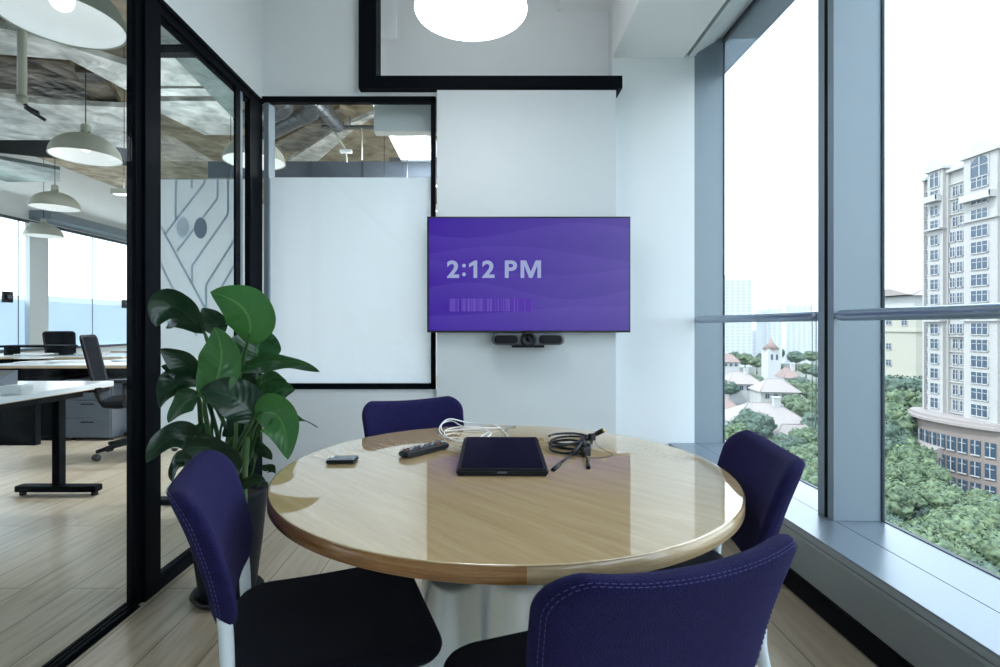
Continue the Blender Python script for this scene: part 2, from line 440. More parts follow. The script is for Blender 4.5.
# back walls
xw0, xw1, zw0, zw1 = P(266,0,YLW).x, P(435.5,0,YLW).x, P(0,389,YLW).z, P(0,97,YLW).z
b = MB()
b.box(XL-.05, xw1, YLW, YLW+.12, 0, zw0); b.box(XL-.05, xw1, YLW, YLW+.12, zw1, 3.36); b.box(XL-.05, xw0, YLW, YLW+.12, zw0, zw1)
xpl, xpr = P(437,0,YP).x, P(616,0,YP).x
xfr = P(376,0,YLW).x
b = MB()
b.box(XL-.05, xw1+.012, YLW, YLW+.1, 0, zw0)
b.box(XL-.05, xfr, YLW, YLW+.1, zw1, 3.36)
b.box(xfr, xw1+.012, YLW, YLW+.1, zw1, P(0,80,YLW).z)
struct('wall_back', b, 'white', label='white wall around the inner window')
struct('wall_back_recess', MB().box(xfr-.05, P(612,0,YRW).x+.02, YRC, YRC+.08, 2.4, 3.36), 'recess', label='grey recess above the black trim')
struct('wall_back_pillar', MB().box(xpl, xpr, YP, YRC+.08, 0, P(0,87,YP).z), 'panel', label='pale grey wall panel behind the screen')
xr0 = P(612,0,YRW).x; xr1 = P(694.5,0,YRW).x
struct('wall_back_right', MB().box(xr0, xr1, YRW, YRW+.16, 0, 3.36), 'white', label='white wall right of the panel')
# black L-shaped trim
b = MB()
zt, zb = P(0,75.5,YP-.01).z, P(0,88,YP-.01).z
x0b, x1b = P(358.5,0,YP-.01).x, P(376,0,YP-.01).x
b.box(x0b, P(622.5,0,YP-.01).x, YP-.01, YP+.135, zb, zt)
b.box(x0b, x1b, YP-.01, YP+.135, zt, 3.35)
b.box(xpl, P(618,0,YP).x, YP-.004, YP+.02, zb-.008, zb)
struct('trim_4', b, 'black', label='black steel trim above the screen')
# window wall: sill, front, kick, fins, head
b = MB()
b.box(XS, 1.333, -2.6, YRW, ZS-.008, ZS, bev=.001); b.box(1.336, XG, -2.6, YRW, ZS-.008, ZS, bev=.001)
s1 = struct('window_sill', b, 'sill'); s1.name = 'trim_5'; s1['label'] = 'bright metal window sill'
b = MB()
b.prism([(XS+.001,-2.6,ZS-.009),(XS+.001,-2.6,.353),(XS+.006,-2.6,.352),(XS+.006,-2.6,.349),(XS+.001,-2.6,.348),(XS+.003,-2.6,.335),(1.275,-2.6,.112),(1.4,-2.6,.112),(1.4,-2.6,ZS-.009)], (0, YRW+2.6, 0))
struct('trim_6', b, 'sillface', label='grey front below the window sill')
struct('baseboard_right', MB().prism([(1.295,-2.6,0),(1.289,-2.6,.092),(1.274,-2.6,.108),(1.40,-2.6,.108),(1.40,-2.6,0)], (0, YRW+2.6, 0)), 'black')
struct('wall_right', MB().box(1.4, 1.53, -2.7, 12, -.6, ZS-.034), 'white')
b = MB()
b.prism([(1.325,0,2.86),(1.325,0,3.36),(1.75,0,3.9),(1.75,0,2.975),(XG-.02,0,2.968)], (0, YRW+.02, 0))
b.prism([(1.325,-2.6,2.86),(1.325,-2.6,3.36),(1.75,-2.6,3.9),(1.75,-2.6,2.975),(XG-.02,-2.6,2.968)], (0, 2.6, 0))
b.box(1.25, 1.258, -2.6, YRW, 2.84, 3.36)
b.box(1.25, 1.4, -2.6, YRW, 3.30, 3.36)
struct('trim_7', b, 'ceil', label='sloping soffit over the windows')
struct('trim_8', MB().box(1.285, 1.324, -2.6, YRW-.004, 2.845, 2.90, bev=.003), 'panel', label='pale blind track along the window head')
# fins
def fin(n, y0, y1):
    r = sroot(n, 'blue-grey window mullion')
    MB().box(1.325, XG+.001, y0, y1, ZS, 3.0, bev=.002).build('mullion_body', 'alu', r)
    MB().box(1.3235, 1.326, y0+.034, y0+.052, ZS, 3.0).build('gasket', 'black', r)
    MB().box(XG-.007, XG, y0-.006, y0+.002, ZS, 3.0).build('glazing_bead', 'darkframe', r)
    return r
fin('trim_9', 2.0, 2.095)
fin('trim_10', .60, .69)
fin('trim_21', -.80, -.71)
b = MB().box(xr1, XG, YRW, YRW+.12, ZS-.2, 3.0)
struct('trim_11', b, 'alu', label='blue-grey end mullion at the back wall')
def wpane(n, y0, y1, band):
    r = sroot(n, 'tall window onto the city')
    MB().box(XG, XG+.012, y0, y1, ZS, 2.975).build('pane', 'oglass', r)
    MB().box(XG-.003, XG+.002, y0, y0+.006, ZS, 2.975).box(XG-.004, XG+.002, y1-.008, y1, ZS, 2.975).box(XG-.012, XG+.02, y0, y1, 2.94, 2.975).box(XG-.002,XG+.015,y0,y1,ZS,ZS+.003).build('window_frame', 'darkframe', r)
    if band:
        m, nt, out = newmat('dotted_frit')
        tc = N(nt,'ShaderNodeTexCoord'); mp = N(nt,'ShaderNodeMapping'); mp.inputs['Scale'].default_value=(85,85,85); L(nt,tc.outputs['Object'],mp.inputs['Vector'])
        sp = N(nt,'ShaderNodeSeparateXYZ'); L(nt,mp.outputs[0],sp.inputs[0])
        a = mth(nt,'SUBTRACT',mth(nt,'FRACT',sp.outputs[1]),.5); c = mth(nt,'SUBTRACT',mth(nt,'FRACT',sp.outputs[2]),.5)
        d = mth(nt,'SQRT',mth(nt,'ADD',mth(nt,'MULTIPLY',a,a),mth(nt,'MULTIPLY',c,c)))
        hole = mth(nt,'LESS_THAN',d,.30)
        df = N(nt,'ShaderNodeBsdfDiffuse',Color=(.40,.44,.48,1)); tr = N(nt,'ShaderNodeBsdfTransparent',Color=(.8,.9,.97,1))
        mx = N(nt,'ShaderNodeMixShader'); L(nt,mth(nt,'ADD',mth(nt,'MULTIPLY',hole,.5),.15),mx.inputs[0]); L(nt,df.outputs[0],mx.inputs[1]); L(nt,tr.outputs[0],mx.inputs[2]); L(nt,mx.outputs[0],out.inputs['Surface'])
        MB().box(XG-.004, XG-.001, y0+.02, y1-.02, 2.727, 2.93).build('dotted_band', m, r)
    return r
wpane('window_1', 2.095, YRW, True)
wpane('window_2', .69, 2.0, False)
wpane('window_3', -.71, .60, False)
wpane('window_9', -2.6, -.80, False)  # unseen bay, room lengthened to let in more daylight
# rear wall and left part behind camera
struct('wall_front', MB().box(-7.6, 1.62, -2.72, -2.6, -.12, 3.9), 'white', label='white wall behind the viewpoint')
# ---- left glass partition
b = MB(); b.box(XL-.06, XL, -2.6, YLW+.05, 2.525, 3.9)
struct('wall_left', b, 'white', label='white wall above the glass partition')
yP0, yP1 = 2.10, 2.236
b = MB()
b.box(XL-.05, XL, yP1, YLW, 2.466, 2.525); b.box(XL-.05, XL+.012, -2.6, YLW, 2.505, 2.5255)
b.box(XL-.05, XL, -2.6, yP0, 2.466, 2.525); b.box(XL-.035, XL-.012, yP1, YLW, 2.45, 2.47)
struct('trim_12', b, 'black', label='black head rail of the glass partition')
b = MB()
b.box(XL-.05, XL+.004, yP0+.035, yP1, 0, 2.51, bev=.002); b.box(XL-.05, XL-.012, yP0, yP0+.04, 0, 2.51, bev=.002)
struct('trim_13', b, 'black', label='wide black post in the glass partition')
b = MB(); b.box(XL-.05, XL+.002, yP1, YLW, 0, .048, bev=.002); b.box(XL-.04, XL-.008, yP1, 3.0, .048, .058)
struct('trim_14', b, 'black', label='black bottom rail of the glass partition')
b = MB()
for k in range(3): b.box(XL-.055+k*.02, XL-.043+k*.02, -2.6, yP0, 0, .018)
b.box(XL-.06, XL+.006, -2.6, yP0, 0, .007)
struct('trim_15', b, 'black', label='black floor track of the glass door')
yA, yB, yC = 1.398*F/(CX-234), 1.398*F/(CX-240.5), 1.398*F/(CX-247.5)
b = MB(); b.box(XL-.012, XL, yA+.02, yB, .04, 2.47, bev=.001); b.box(XL-.03, XL+.002, yC+.03, YLW, 0, 2.51)
struct('trim_16', b, 'black', label='black corner posts of the glass partition')
b = MB(); b.box(XL-.012, XL-.004, yB, yB+.035, .05, 2.47)
b.box(xw0-.012, P(269,0,YLW).x, YLW-.004, YLW+.09, zw0+.03, zw1-.03)
struct('trim_17', b, 'alu', label='slim aluminium strips beside the corner posts')
def gpane(n, x0,x1,y0,y1,z0,z1,label):
    r = sroot(n, label); MB().box(x0,x1,y0,y1,z0,z1).build('pane','glass',r); return r
gpane('window_4', XL-.03, XL-.02, -2.6, yP0, .01, 2.47, 'clear glass door panel')
gpane('window_5', XL-.03, XL-.02, yP1, yC, .05, 2.46, 'clear glass panel behind the plant')
# ---- inner window
r = sroot('window_6', 'black framed inner window with frosted glass')
b = MB(); t = .045
b.box(xw0-.02, xw1, YLW-.012, YLW+.03, zw1-.036, zw1, bev=.001); b.box(xw0-.02, xw1, YLW-.012, YLW+.03, zw0, zw0+.034, bev=.001)
b.box(xw1-.028, xw1, YLW-.012, YLW+.03, zw0, zw1, bev=.001)
b.build('window_frame', 'black', r)
MB().box(xw0, xw1-.02, YLW+.012, YLW+.020, zw0+.03, zw1-.03).build('pane', 'glass', r)
zf = P(0,178.5,YLW+.045).z
MB().box(xw0, xw1-.02, YLW+.022, YLW+.024, zw0+.03, zf).build('frosted_film', 'film', r)
# ---- patterned partition of the neighbouring room, seen past the plant
r = sroot('window_7', 'frosted partition with cut line pattern')
YQ = 3.32; xq0 = -2.2
MB().box(xq0, XL-.07, YQ, YQ+.01, .03, 2.85).build('pane', 'glass', r)
MB().box(xq0, XL-.07, YQ+.011, YQ+.013, .35, P(0,179,YQ).z).build('frosted_film', 'film2', r)
MB().box(xq0-.05, xq0, YQ-.03, YQ+.04, 0, 2.9).box(xq0, XL-.06, YQ-.03, YQ+.04, 0, .035).box(xq0, XL-.06, YQ-.03, YQ+.04, 2.85, 2.9).build('window_frame', 'black', r)
b = MB()
def ln(a, c, w=2.2):
    if a[1] < 179.5 and c[1] < 179.5: return
    if c[1] < 179.5: k = (179.5-a[1])/(c[1]-a[1]); c = (a[0]+(c[0]-a[0])*k, 179.5)
    A = P(a[0], a[1], YQ-.002); B = P(c[0], c[1], YQ-.002); d = (B-A).normalized(); n_ = Vector((d.z,0,-d.x))*w*.5*YQ/F
    b.prism([A-n_, A+n_, B+n_, B-n_], (0, -.001, 0))
def zz(x, y): return (150+x/2.78, 120+y/2.78)     # measured on an enlargement
for a, c in [((30,295),(160,535)),((42,318),(72,278)),((72,278),(152,175)),((72,278),(72,90)),((75,365),(188,218)),((188,218),(188,70)),
             ((117,405),(217,262)),((217,262),(217,80)),((117,405),(117,455)),((156,458),(236,332)),((156,458),(156,520)),((30,400),(130,600)),
             ((195,470),(236,402)),((195,470),(195,500)),((152,175),(152,60)),((116,190),(116,80)),((30,520),(60,580)),((236,420),(236,500))]:
    ln(zz(*a), zz(*c))
b.build('cut_line', 'filmline', r)
def disc(px, py, rx, mat, nm='cut_disc'):
    q = MB(); c = P(px, py, YQ-.004); rr = rx*YQ/F
    q.prism([c+Vector((rr*math.cos(a*PI/16)*.62,0,rr*math.sin(a*PI/16))) for a in range(32)], (0,.001,0)); q.build(nm, mat, r)
disc(200.5, 228, 10.5, pbr('grey_blue_disc', (.20,.26,.34), .6)); disc(183, 227.5, 10.5, film('pale_disc', (.76,.84,.90), .1, .5))
# ---- office shell
XO = -7.4
struct('wall_office_end', MB().box(-7.6, 1.75, 11.9, 12.05, -.12, 3.9), 'white', label='white end wall of the office')
b = MB(); b.box(XO-.12, XO, -2.7, 12, 2.81, 3.9); b.box(XO-.12, XO, -2.7, 12, -.12, .76)
struct('wall_office_left', b, 'white', label='white wall around the office windows')
struct('trim_18', MB().box(XO, XO+.03, -2.7, 12, 2.79, 2.83).box(XO, XO+.1, -2.7, 12, .73, .77), 'ductgrey', label='grey head and sill lines of the office windows')
struct('trim_19', MB().box(XO, XO+.35, 8.45, 11.9, 2.86, 3.0), 'alu', label='blue-grey boxing above the office windows')
struct('trim_20', MB().box(XO-.04, XO+.04, 8.42, 8.78, .76, 2.81), 'panel', label='pale pillar in the office window')
r = sroot('window_8', 'office window band with frosted film')
MB().box(XO-.06, XO-.05, -2.6, 12, .76, 2.81).build('pane', 'oglass', r)
MB().box(XO-.048, XO-.046, -2.6, 12, .76, 1.54).build('frosted_film', 'wfilm', r)
b = MB()
for y in (5.2, 6.5, 8.3, 9.86, 11.2): b.box(XO-.05, XO-.04, y, y+.012, .76, 2.81)
b.build('pane_joint', 'ductgrey', r)
for k, (px, lab) in enumerate(((7.5,'black square clamp on the office glass at the left edge of the photo'), (125,'black square clamp on the office glass beside the wide post'))):
    Y = (XO+.02)*F/(px-CX); c = P(px, 297+k*7, Y)
    q = MB(); q.obox((0,0,0), (.03,.17,.17), bev=.01); q.tube([(.015,0,0),(.05,0,0)], .035, n=16, mi=1)
    o = q.build('glass_clamp', ['plastic','greysteel']); o.location = c; tag(o, lab, 'clamp', 'clamps on the office glass')

# ---- office ceiling services
def slab_panel(name, pts, z, th, mat, label, cat='ceiling panel'):
    q = MB(); pp = [Q(x, y, z) for x, y in pts]; c = sum(pp, Vector())/len(pp)
    q.prism([p-c for p in pp], (0,0,th)); o = q.build(name, mat); o.location = c
    return tag(o, label, cat)
slab_panel('ceiling_panel', [(-30,92),(40,104),(140,108),(140,150),(52,140),(-30,140)], 3.25, .05, 'foilpale', 'white crumpled ceiling panel behind the dome lamp nearest the post', 'ceiling panel')
slab_panel('ceiling_panel', [(-30,22),(30,34),(128,66),(130,92),(70,60),(-30,52)], 3.2, .05, 'foilpale', 'white crumpled ceiling panel behind the largest dome lamp', 'ceiling panel')
slab_panel('insulation_board', [(-30,54),(64,62),(90,75),(104,112),(-30,104)], 3.5, .06, 'foil', 'dark quilted foil board between the two white panels', 'insulation')
slab_panel('insulation_board', [(75,72),(102,74),(128,119),(104,120)], 3.32, .08, 'foil', 'brown foil strip slanting down beside the wide black post', 'insulation')
slab_panel('insulation_board', [(-30,150),(-30,140),(62,139),(128,139),(128,166)], 3.6, .1, 'blackmatt', 'black sheet standing in for the dark void behind the white panel', 'insulation')  # black sheet put in where the ceiling void is only dark
slab_panel('insulation_board', [(158,10),(240,84),(240,125),(158,41)], 3.05, .3, 'foilgreen', 'green-grey board along the head of the glass partition', 'insulation')
slab_panel('ceiling_panel', [(150,28),(216,86),(150,86)], 3.3, .04, 'foilpale', 'white triangular ceiling panel seen above the plant', 'ceiling panel')
slab_panel('ceiling_panel', [(150,88.5),(220,88.5),(228,96),(150,96)], 3.3, .04, 'foilpale', 'narrow white ceiling strip seen above the plant', 'ceiling panel')
slab_panel('ceiling_panel', [(150,101),(236,101),(236,135),(205,135),(150,108)], 3.3, .04, 'foilpale', 'lowest white ceiling panel seen above the plant', 'ceiling panel')
slab_panel('insulation_board', [(-40,152),(60,170),(60,182),(-40,182)], 3.35, .05, 'foilgreen', 'grey foil board high above the office windows', 'insulation')
# vertical pipe with loose cable
pp = P(22, 103, 3.6)
t = thing('ceiling_pipe', 'grey vertical pipe hanging with a loose black cable', 'pipe', (pp.x, pp.y, pp.z))
MB().tube([(0,0,0),(0,0,3.9-pp.z)], .027, n=14).tube([(0,0,-.01),(0,0,.05)], .033, n=14).build('pipe', 'lampwhite', t)
MB().tube([(0,0,.05),(.03,0,-.02),(.1,.02,-.06),(.02,0,-.03),(.12,.05,-.1)], .012, n=6, smooth=6).build('loose_cable', 'blackcable', t)
# neighbouring room services seen above the frosted glass
t = thing('white_duct', 'wide white rectangular duct running away above the inner window', 'duct', (-.78,5.4,3.0))
MB().box(-.19,.19,-2.0,.5,0,.3,bev=.004).build('duct_run', 'ductwhite', t); MB().box(-.19,.19,.56,1.35,0,.3,bev=.004).build('duct_run', 'ductwhite', t)
MB().box(-.32,.24,.5,.56,-.02,.03).build('hanger_bar', 'ductgrey', t)
def pipe(name, pts, r, mat, label, cat='duct'):
    pts = [Vector(p) for p in pts]; c = pts[0].copy()
    q = MB(); q.tube([p-c for p in pts], r, n=18, smooth=8)
    L_ = catmull([p-c for p in pts], 8)
    for i in range(1, len(L_)-1, 2):
        d = (L_[i+1]-L_[i]).normalized()*.006; q.tube([L_[i]-d, L_[i]+d], r*1.04, n=18)
    m_ = pts[len(pts)//2]-c; q.tube([m_, Vector((m_.x,m_.y,3.9-c.z))], .006, n=6)
    o = q.build(name, mat); o.location = c; return tag(o, label, cat)
pipe('spiral_duct', [Q(236,150,3.4), Q(290,122,3.4), Q(312,111,3.4), Q(308,98,3.4), Q(290,85,3.4)], .09, 'ductgrey', 'grey spiral duct with a bend at the top left of the inner window')
pipe('spiral_duct', [Q(240,120,3.25), Q(276,112,3.25), Q(284,103,3.25), Q(270,92,3.25)], .09, 'ductgrey', 'grey spiral duct bend nearest the corner post')
pipe('spiral_duct', [Q(300,88,3.2), Q(322,108,3.2), Q(338,126,3.2)], .07, 'ductgrey', 'grey spiral duct with an open end above the inner window')
slab_panel('insulation_board', [(262,150),(340,108),(355,112),(300,152)], 3.55, .05, 'foil', 'dark board behind the spiral ducts')
slab_panel('ceiling_panel', [(288,161),(336,130),(392,106),(356,128),(318,161)], 3.6, .05, 'foilpale', 'pale plaster strip between the spiral ducts and the dark slab', 'ceiling panel')
q = MB()
for px_ in (311, 364, 404): q.box(P(px_,0,6.0).x-.008, P(px_,0,6.0).x+.008, -.02, -.008, 0, .19, 0)
q.box(-3.2, 1.5, 0, .05, 0, .19)
for x_ in (-2.5,-1,.5): q.tube([(x_,.025,.19),(x_,.025,3.9-P(0,178,6.0).z)],.006,n=6)
o = q.build('steel_bulkhead', 'greysteel'); o.location = (0, 6.0, P(0,178,6.0).z); tag(o, 'grey steel strip crossing above the frosted glass', 'bulkhead')
t = thing('ceiling_bracket', 'thin steel hanger with a small plate above the frosted glass', 'bracket', P(346,150,5.6))
A = P(346,150,5.6)
MB().tube([P(332,128,5.6)-A, Vector((0,0,0))], .012, n=8).tube([P(347,162,5.6)-A, Vector((0,0,0))], .01, n=8).tube([P(362,160,5.6)-A, P(362,128,5.6)-A], .01, n=8).build('rod', 'lampwhite', t)
MB().box(-.06,.06,-.03,.03,-.03,0).build('plate', 'panel', t)
pipe('overhead_pipe', [P(322,127,6.2), P(350,127.5,6.2), P(382,127,6.2)], .025, 'ductgrey', 'thin level pipe below the concrete slab', 'pipe')

# ------------------------------------------------------------------ lamps
def make_lamp(ceil_z, label, room=False):
    t = thing('pendant_lamp', label, 'pendant lamp', group='dome pendant lamps')
    rr = .25
    prof = [(rr*math.sin(a), .19*math.cos(a)) for a in [i*PI/2/14 for i in range(15)]]
    out = [(r, z) for r, z in prof if r > .02]; 
    q = MB(); q.lathe([(.02,.19)]+out+[(rr+.004,-.004),(rr-.004,-.004)], n=56)
    q.build('lamp_shade', 'dome_fill' if room else 'lampwhite', t)
    q = MB(); q.lathe([(.0,.178)]+[((rr-.006)*math.sin(a), .18*math.cos(a)) for a in [i*PI/2/12 for i in range(1,13)]], n=56)
    q.build('shade_lining', 'lampin', t)
    q = MB()
    q.lathe([(.0,.27),(.03,.268),(.036,.255),(.036,.215),(.028,.212),(.028,.185),(.0,.18)], n=24)
    for k in range(6): a = k*PI/3; q.obox((.034*math.cos(a), .034*math.sin(a), .2), (.012,.012,.03), rz=a)
    q.build('socket_cap', 'lampwhite', t)
    MB().tube([(0,0,.265),(0,0,ceil_z)], .004, n=8).build('cord', 'blackcable', t)
    if room:
        q = MB(); q.lathe([(0,.004),(rr*.6,.002),(rr-.006,.001)], n=56); q.build('diffuser', 'diffuser', t)
    else:
        q = MB(); q.ico((0,0,.10), .05, 3, (1,1,1.15)); q.build('bulb', 'bulb', t)
    return t
lp = make_lamp(3.9-2.53, 'largest grey-green dome pendant lamp at the top left corner')
lp.location = (-1.952, 2.40, 2.53)
for loc, lab in (((-3.33,4.34,2.53), 'grey-green dome pendant lamp beside the wide black post'),
                 ((-5.18,6.27,2.545), 'grey-green dome pendant lamp hanging before the white office wall'),
                 ((-6.9,8.14,2.53), 'smallest dome pendant lamp, in front of the far office window'),
                 ((-2.01,4.52,2.55), 'dome pendant lamp seen beyond the black corner post')):
    dup(lp, loc, 0, lab)
l2 = make_lamp(3.3-2.52, 'white dome pendant lamp over the meeting table, lit', True); l2.location = (-.07, 2.29, 2.512); l2.scale = (.965,.965,.965)
for loc, en in (((-1.952,2.40,2.53), .45), ((-3.33,4.34,2.53), .45), ((-5.18,6.27,2.545), .45), ((-6.9,8.14,2.53), .45), ((-2.01,4.52,2.55), .45)):
    ld = bpy.data.lights.new('office_lamp_light', 'POINT'); ld.shadow_soft_size = .04; ld.energy = en; ld.color = (.93,.97,1)
    o = bpy.data.objects.new('office_lamp_light', ld); o.location = (loc[0], loc[1], loc[2]+.03); COL.objects.link(o)

for i, (x_, y_, lab) in enumerate(((-.2,4.6,'added fill lamp behind the frosted inner window, nearer one'),(-.6,5.6,'added fill lamp behind the frosted inner window, farther one'),(-2.9,4.9,'added fill lamp hanging past the patterned partition'))):  # lamps added to brighten the frosted film from the far side
    t = thing('fill_lamp', lab, 'lamp', (x_, y_, 2.36))
    MB().box(-.6,.6,-.04,.04,0,.05,bev=.004).build('housing','lampwhite',t); MB().box(-.58,.58,-.035,.035,-.004,0).build('diffuser',emit('fill_lamp_diffuser',(.95,.98,1),2.0),t)
    MB().tube([(-.5,0,.05),(-.5,0,1.54)],.003,n=6).build('wire','blackcable',t); MB().tube([(.5,0,.05),(.5,0,1.54)],.003,n=6).build('wire','blackcable',t)
    ld = bpy.data.lights.new('fill_lamp_light','AREA'); ld.shape='RECTANGLE'; ld.size=1.15; ld.size_y=.07; ld.energy=(17,17,34)[i]; ld.color=(.95,.98,1)
    o = bpy.data.objects.new('fill_lamp_light', ld); o.location=(x_,y_,2.35); COL.objects.link(o)
    o2 = bpy.data.objects.new('fill_lamp_uplight', ld.copy()); o2.data.energy = (22,22,7)[i]; o2.location=(x_,y_,2.42); o2.rotation_euler=(PI,0,0); COL.objects.link(o2)  # upward fill added to lift the ceiling beyond the glass
ld = bpy.data.lights.new('office_ceiling_fill','AREA'); ld.shape='RECTANGLE'; ld.size=.12; ld.size_y=10; ld.energy=28; ld.color=(.93,.97,1)  # unseen fill without a fixture, added to brighten the office ceiling
o = bpy.data.objects.new('office_ceiling_fill', ld); o.location=(XO+.25,6.3,3.06); o.rotation_euler=(0,PI+.5,0); COL.objects.link(o)
# ------------------------------------------------------------------ handrails, blind chain
def rail(y0, y1, label):
    t = thing('handrail', label, 'handrail', (1.338, y0, 1.168), 0, 'handrails across the windows')
    q = MB(); q.tube([(0,.0,0),(0,.008,0),(0,.02,0),(0,y1-y0-.02,0),(0,y1-y0-.008,0),(0,y1-y0,0)], [.012,.019,.021,.021,.019,.012], n=20)
    q.build('rail', 'rail', t)
    MB().lathe([(0,.0),(.012,.0),(.012,.03),(0,.03)], (0,.0,0), 16, rot=Matrix.Rotation(PI/2,3,'X')).build('end_bracket', 'rail', t)
    MB().lathe([(0,.0),(.012,.0),(.012,.03),(0,.03)], (0,y1-y0+.02,0), 16, rot=Matrix.Rotation(PI/2,3,'X')).build('end_bracket', 'rail', t)
    return t
rail(2.11, YRW-.03, 'blue-grey round handrail across the window nearer the back wall')
rail(.71, 1.985, 'blue-grey round handrail across the window at the right edge')
yb = 2.15
t = thing('blind_chain', 'thin bead chain loop hanging beside the window mullion', 'blind chain', (1.345, yb, .70))
q = MB(); pts = [(0,0,2.12),(0,0,.03)]
q.tube([(0,-.013,2.12),(0,-.013,.04),(0,-.008,.01),(0,0,0),(0,.008,.01),(0,.013,.04),(0,.013,2.12)], .0016, n=6)
q.build('chain', 'greycable', t)

# ------------------------------------------------------------------ screen on the wall
YT = 3.15
tx0, tx1, tz0, tz1 = P(427,0,YT).x, P(630.5,0,YT).x, P(0,332.5,YT).z, P(0,216.5,YT).z
t = thing('wall_screen', 'flat wall-mounted screen showing 2:12 PM on purple', 'screen', ((tx0+tx1)/2, YT, tz0))
w = (tx1-tx0)/2; h = tz1-tz0
MB().box(-w, w, .0, .03, 0, h, bev=.003).box(-w*.6, w*.6, .03, .05, h*.2, h*.8).build('bezel', 'tvframe', t)
m, nt, out = newmat('purple_display')
tc = N(nt,'ShaderNodeTexCoord'); sp = N(nt,'ShaderNodeSeparateXYZ'); L(nt,tc.outputs['Object'],sp.inputs[0])
X_, Z_ = sp.outputs[0], sp.outputs[2]
c = mixc(nt, N(nt,'ShaderNodeMapRange').outputs[0], (.075,.018,.42), (.11,.055,.42))
g = N(nt,'ShaderNodeMapRange'); g.inputs[1].default_value=-w; g.inputs[2].default_value=w; L(nt,X_,g.inputs[0])
c = mixc(nt, g.outputs[0], (.060,.010,.46), (.115,.075,.46))
for a, f_, p_, d, al in ((.045,4.6,.2,.615,.11),(.05,3.4,2.1,.47,.11),(.055,3.0,4.2,.40,.09),(.05,5.0,3.4,.25,.12),(.03,3.0,0.2,.13,.12)):
    s_ = mth(nt,'ADD',mth(nt,'MULTIPLY',mth(nt,'SINE',mth(nt,'ADD',mth(nt,'MULTIPLY',X_,f_),p_)),a),d)
    k = N(nt,'ShaderNodeMapRange'); k.inputs[1].default_value=-.14; k.inputs[2].default_value=0; L(nt,mth(nt,'SUBTRACT',Z_,s_),k.inputs[0])
    on = mth(nt,'MULTIPLY', k.outputs[0], mth(nt,'LESS_THAN',Z_,s_))
    c = mixc(nt, mth(nt,'MULTIPLY',on,al), c, (.30,.20,.85))
def falloff(nt, k):            # emission dims towards low views, added to weaken the screen's reflection in the tabletop
    ge = N(nt,'ShaderNodeNewGeometry'); sg = N(nt,'ShaderNodeSeparateXYZ'); L(nt, ge.outputs['Incoming'], sg.inputs[0])
    mr = N(nt,'ShaderNodeMapRange'); mr.inputs[1].default_value=-.31; mr.inputs[2].default_value=-.205; mr.inputs[3].default_value=.06*k; mr.inputs[4].default_value=k
    L(nt, sg.outputs[2], mr.inputs[0]); return mr.outputs[0]
b_ = N(nt,'ShaderNodeBsdfPrincipled',Roughness=.25); L(nt,c,b_.inputs['Emission Color']); L(nt, falloff(nt,.46), b_.inputs['Emission Strength'])
b_.inputs['Base Color'].default_value=(.01,.01,.015,1); b_.inputs['Specular IOR Level'].default_value=.3
L(nt,b_.outputs[0],out.inputs['Surface'])
sc_ = MB().box(-w+.012, w-.008, -.003, .0, .012, h-.010).build('display', m, t)
def demit(name, col, k):
    m, nt, out = newmat(name); e = N(nt, 'ShaderNodeEmission', Color=(*col,1)); L(nt, falloff(nt,k), e.inputs['Strength']); L(nt, e.outputs[0], out.inputs['Surface']); return m
txm = demit('pale_display_text', (.46,.54,.86), .50)
def text(body, parent, name, mat, loc, hgt, width=None, bold=0.0, rot=(PI/2,0,0)):
    cu = bpy.data.curves.new(name, 'FONT'); cu.body = body; cu.size = 1; cu.extrude = .002; cu.offset = bold
    ob = bpy.data.objects.new(name, cu); COL.objects.link(ob)
    bpy.context.view_layer.update()
    dg = bpy.context.evaluated_depsgraph_get(); me = bpy.data.meshes.new_from_object(ob.evaluated_get(dg))
    bpy.data.objects.remove(ob)
    xs = [v.co.x for v in me.vertices]; ys = [v.co.y for v in me.vertices]
    sy = hgt/(max(ys)-min(ys)); sx = sy if width is None else width/(max(xs)-min(xs)); x0 = min(xs); y0 = min(ys)
    for v in me.vertices: v.co = Vector(((v.co.x-x0)*sx, v.co.z*.5, (v.co.y-y0)*sy))
    me.materials.append(mat); o = bpy.data.objects.new(name, me); COL.objects.link(o); o.parent = parent; o.location = loc
    return o
cxp = (tx0+tx1)/2
zt0 = P(0,278,YT).z-tz0
th_ = (278-260.5)/F*YT
for ch, xa, xb in (('2',447,459.2),('1',None,None),('2',482,494.6),('P',504.8,517)):
    if xa is None: continue
    text(ch, sc_, 'time_character', txm, (P(xa,0,YT).x-cxp, -.0045, zt0), th_, (xb-xa)/F*YT, bold=.028)
for z_ in (.12, .62):
    q = MB(); q.prism([(.0115*math.cos(a*PI/10)+P(464,0,YT).x-cxp, -.0045, zt0+th_*z_+.009+.0115*math.sin(a*PI/10)) for a in range(20)], (0,.001,0))
    q.build('colon_dot', txm, sc_)
x1_, w1_ = P(469,0,YT).x-cxp, 8.2/F*YT
q = MB(); q.prism([(x1_+w1_*a, -.0045, zt0+th_*b_) for a, b_ in ((.55,0),(.55,.74),(0,.60),(0,.80),(.70,1),(1,1),(1,0))], (0,.001,0)); q.build('time_character', txm, sc_)
mx0, mw = P(520.5,0,YT).x-cxp, (541-520.5)/F*YT
q = MB(); q.prism([(mx0+mw*a, -.0045, zt0+th_*b_) for a, b_ in ((0,0),(0,1),(.27,1),(.5,.36),(.73,1),(1,1),(1,0),(.82,0),(.82,.72),(.58,0),(.42,0),(.18,.72),(.18,0))], (0,.001,0))
q.build('time_character', txm, sc_)
q = MB(); zb0, zb1 = P(0,311.5,YT).z-tz0, P(0,298.5,YT).z-tz0
x = P(449,0,YT).x-cxp; xe = P(533,0,YT).x-cxp
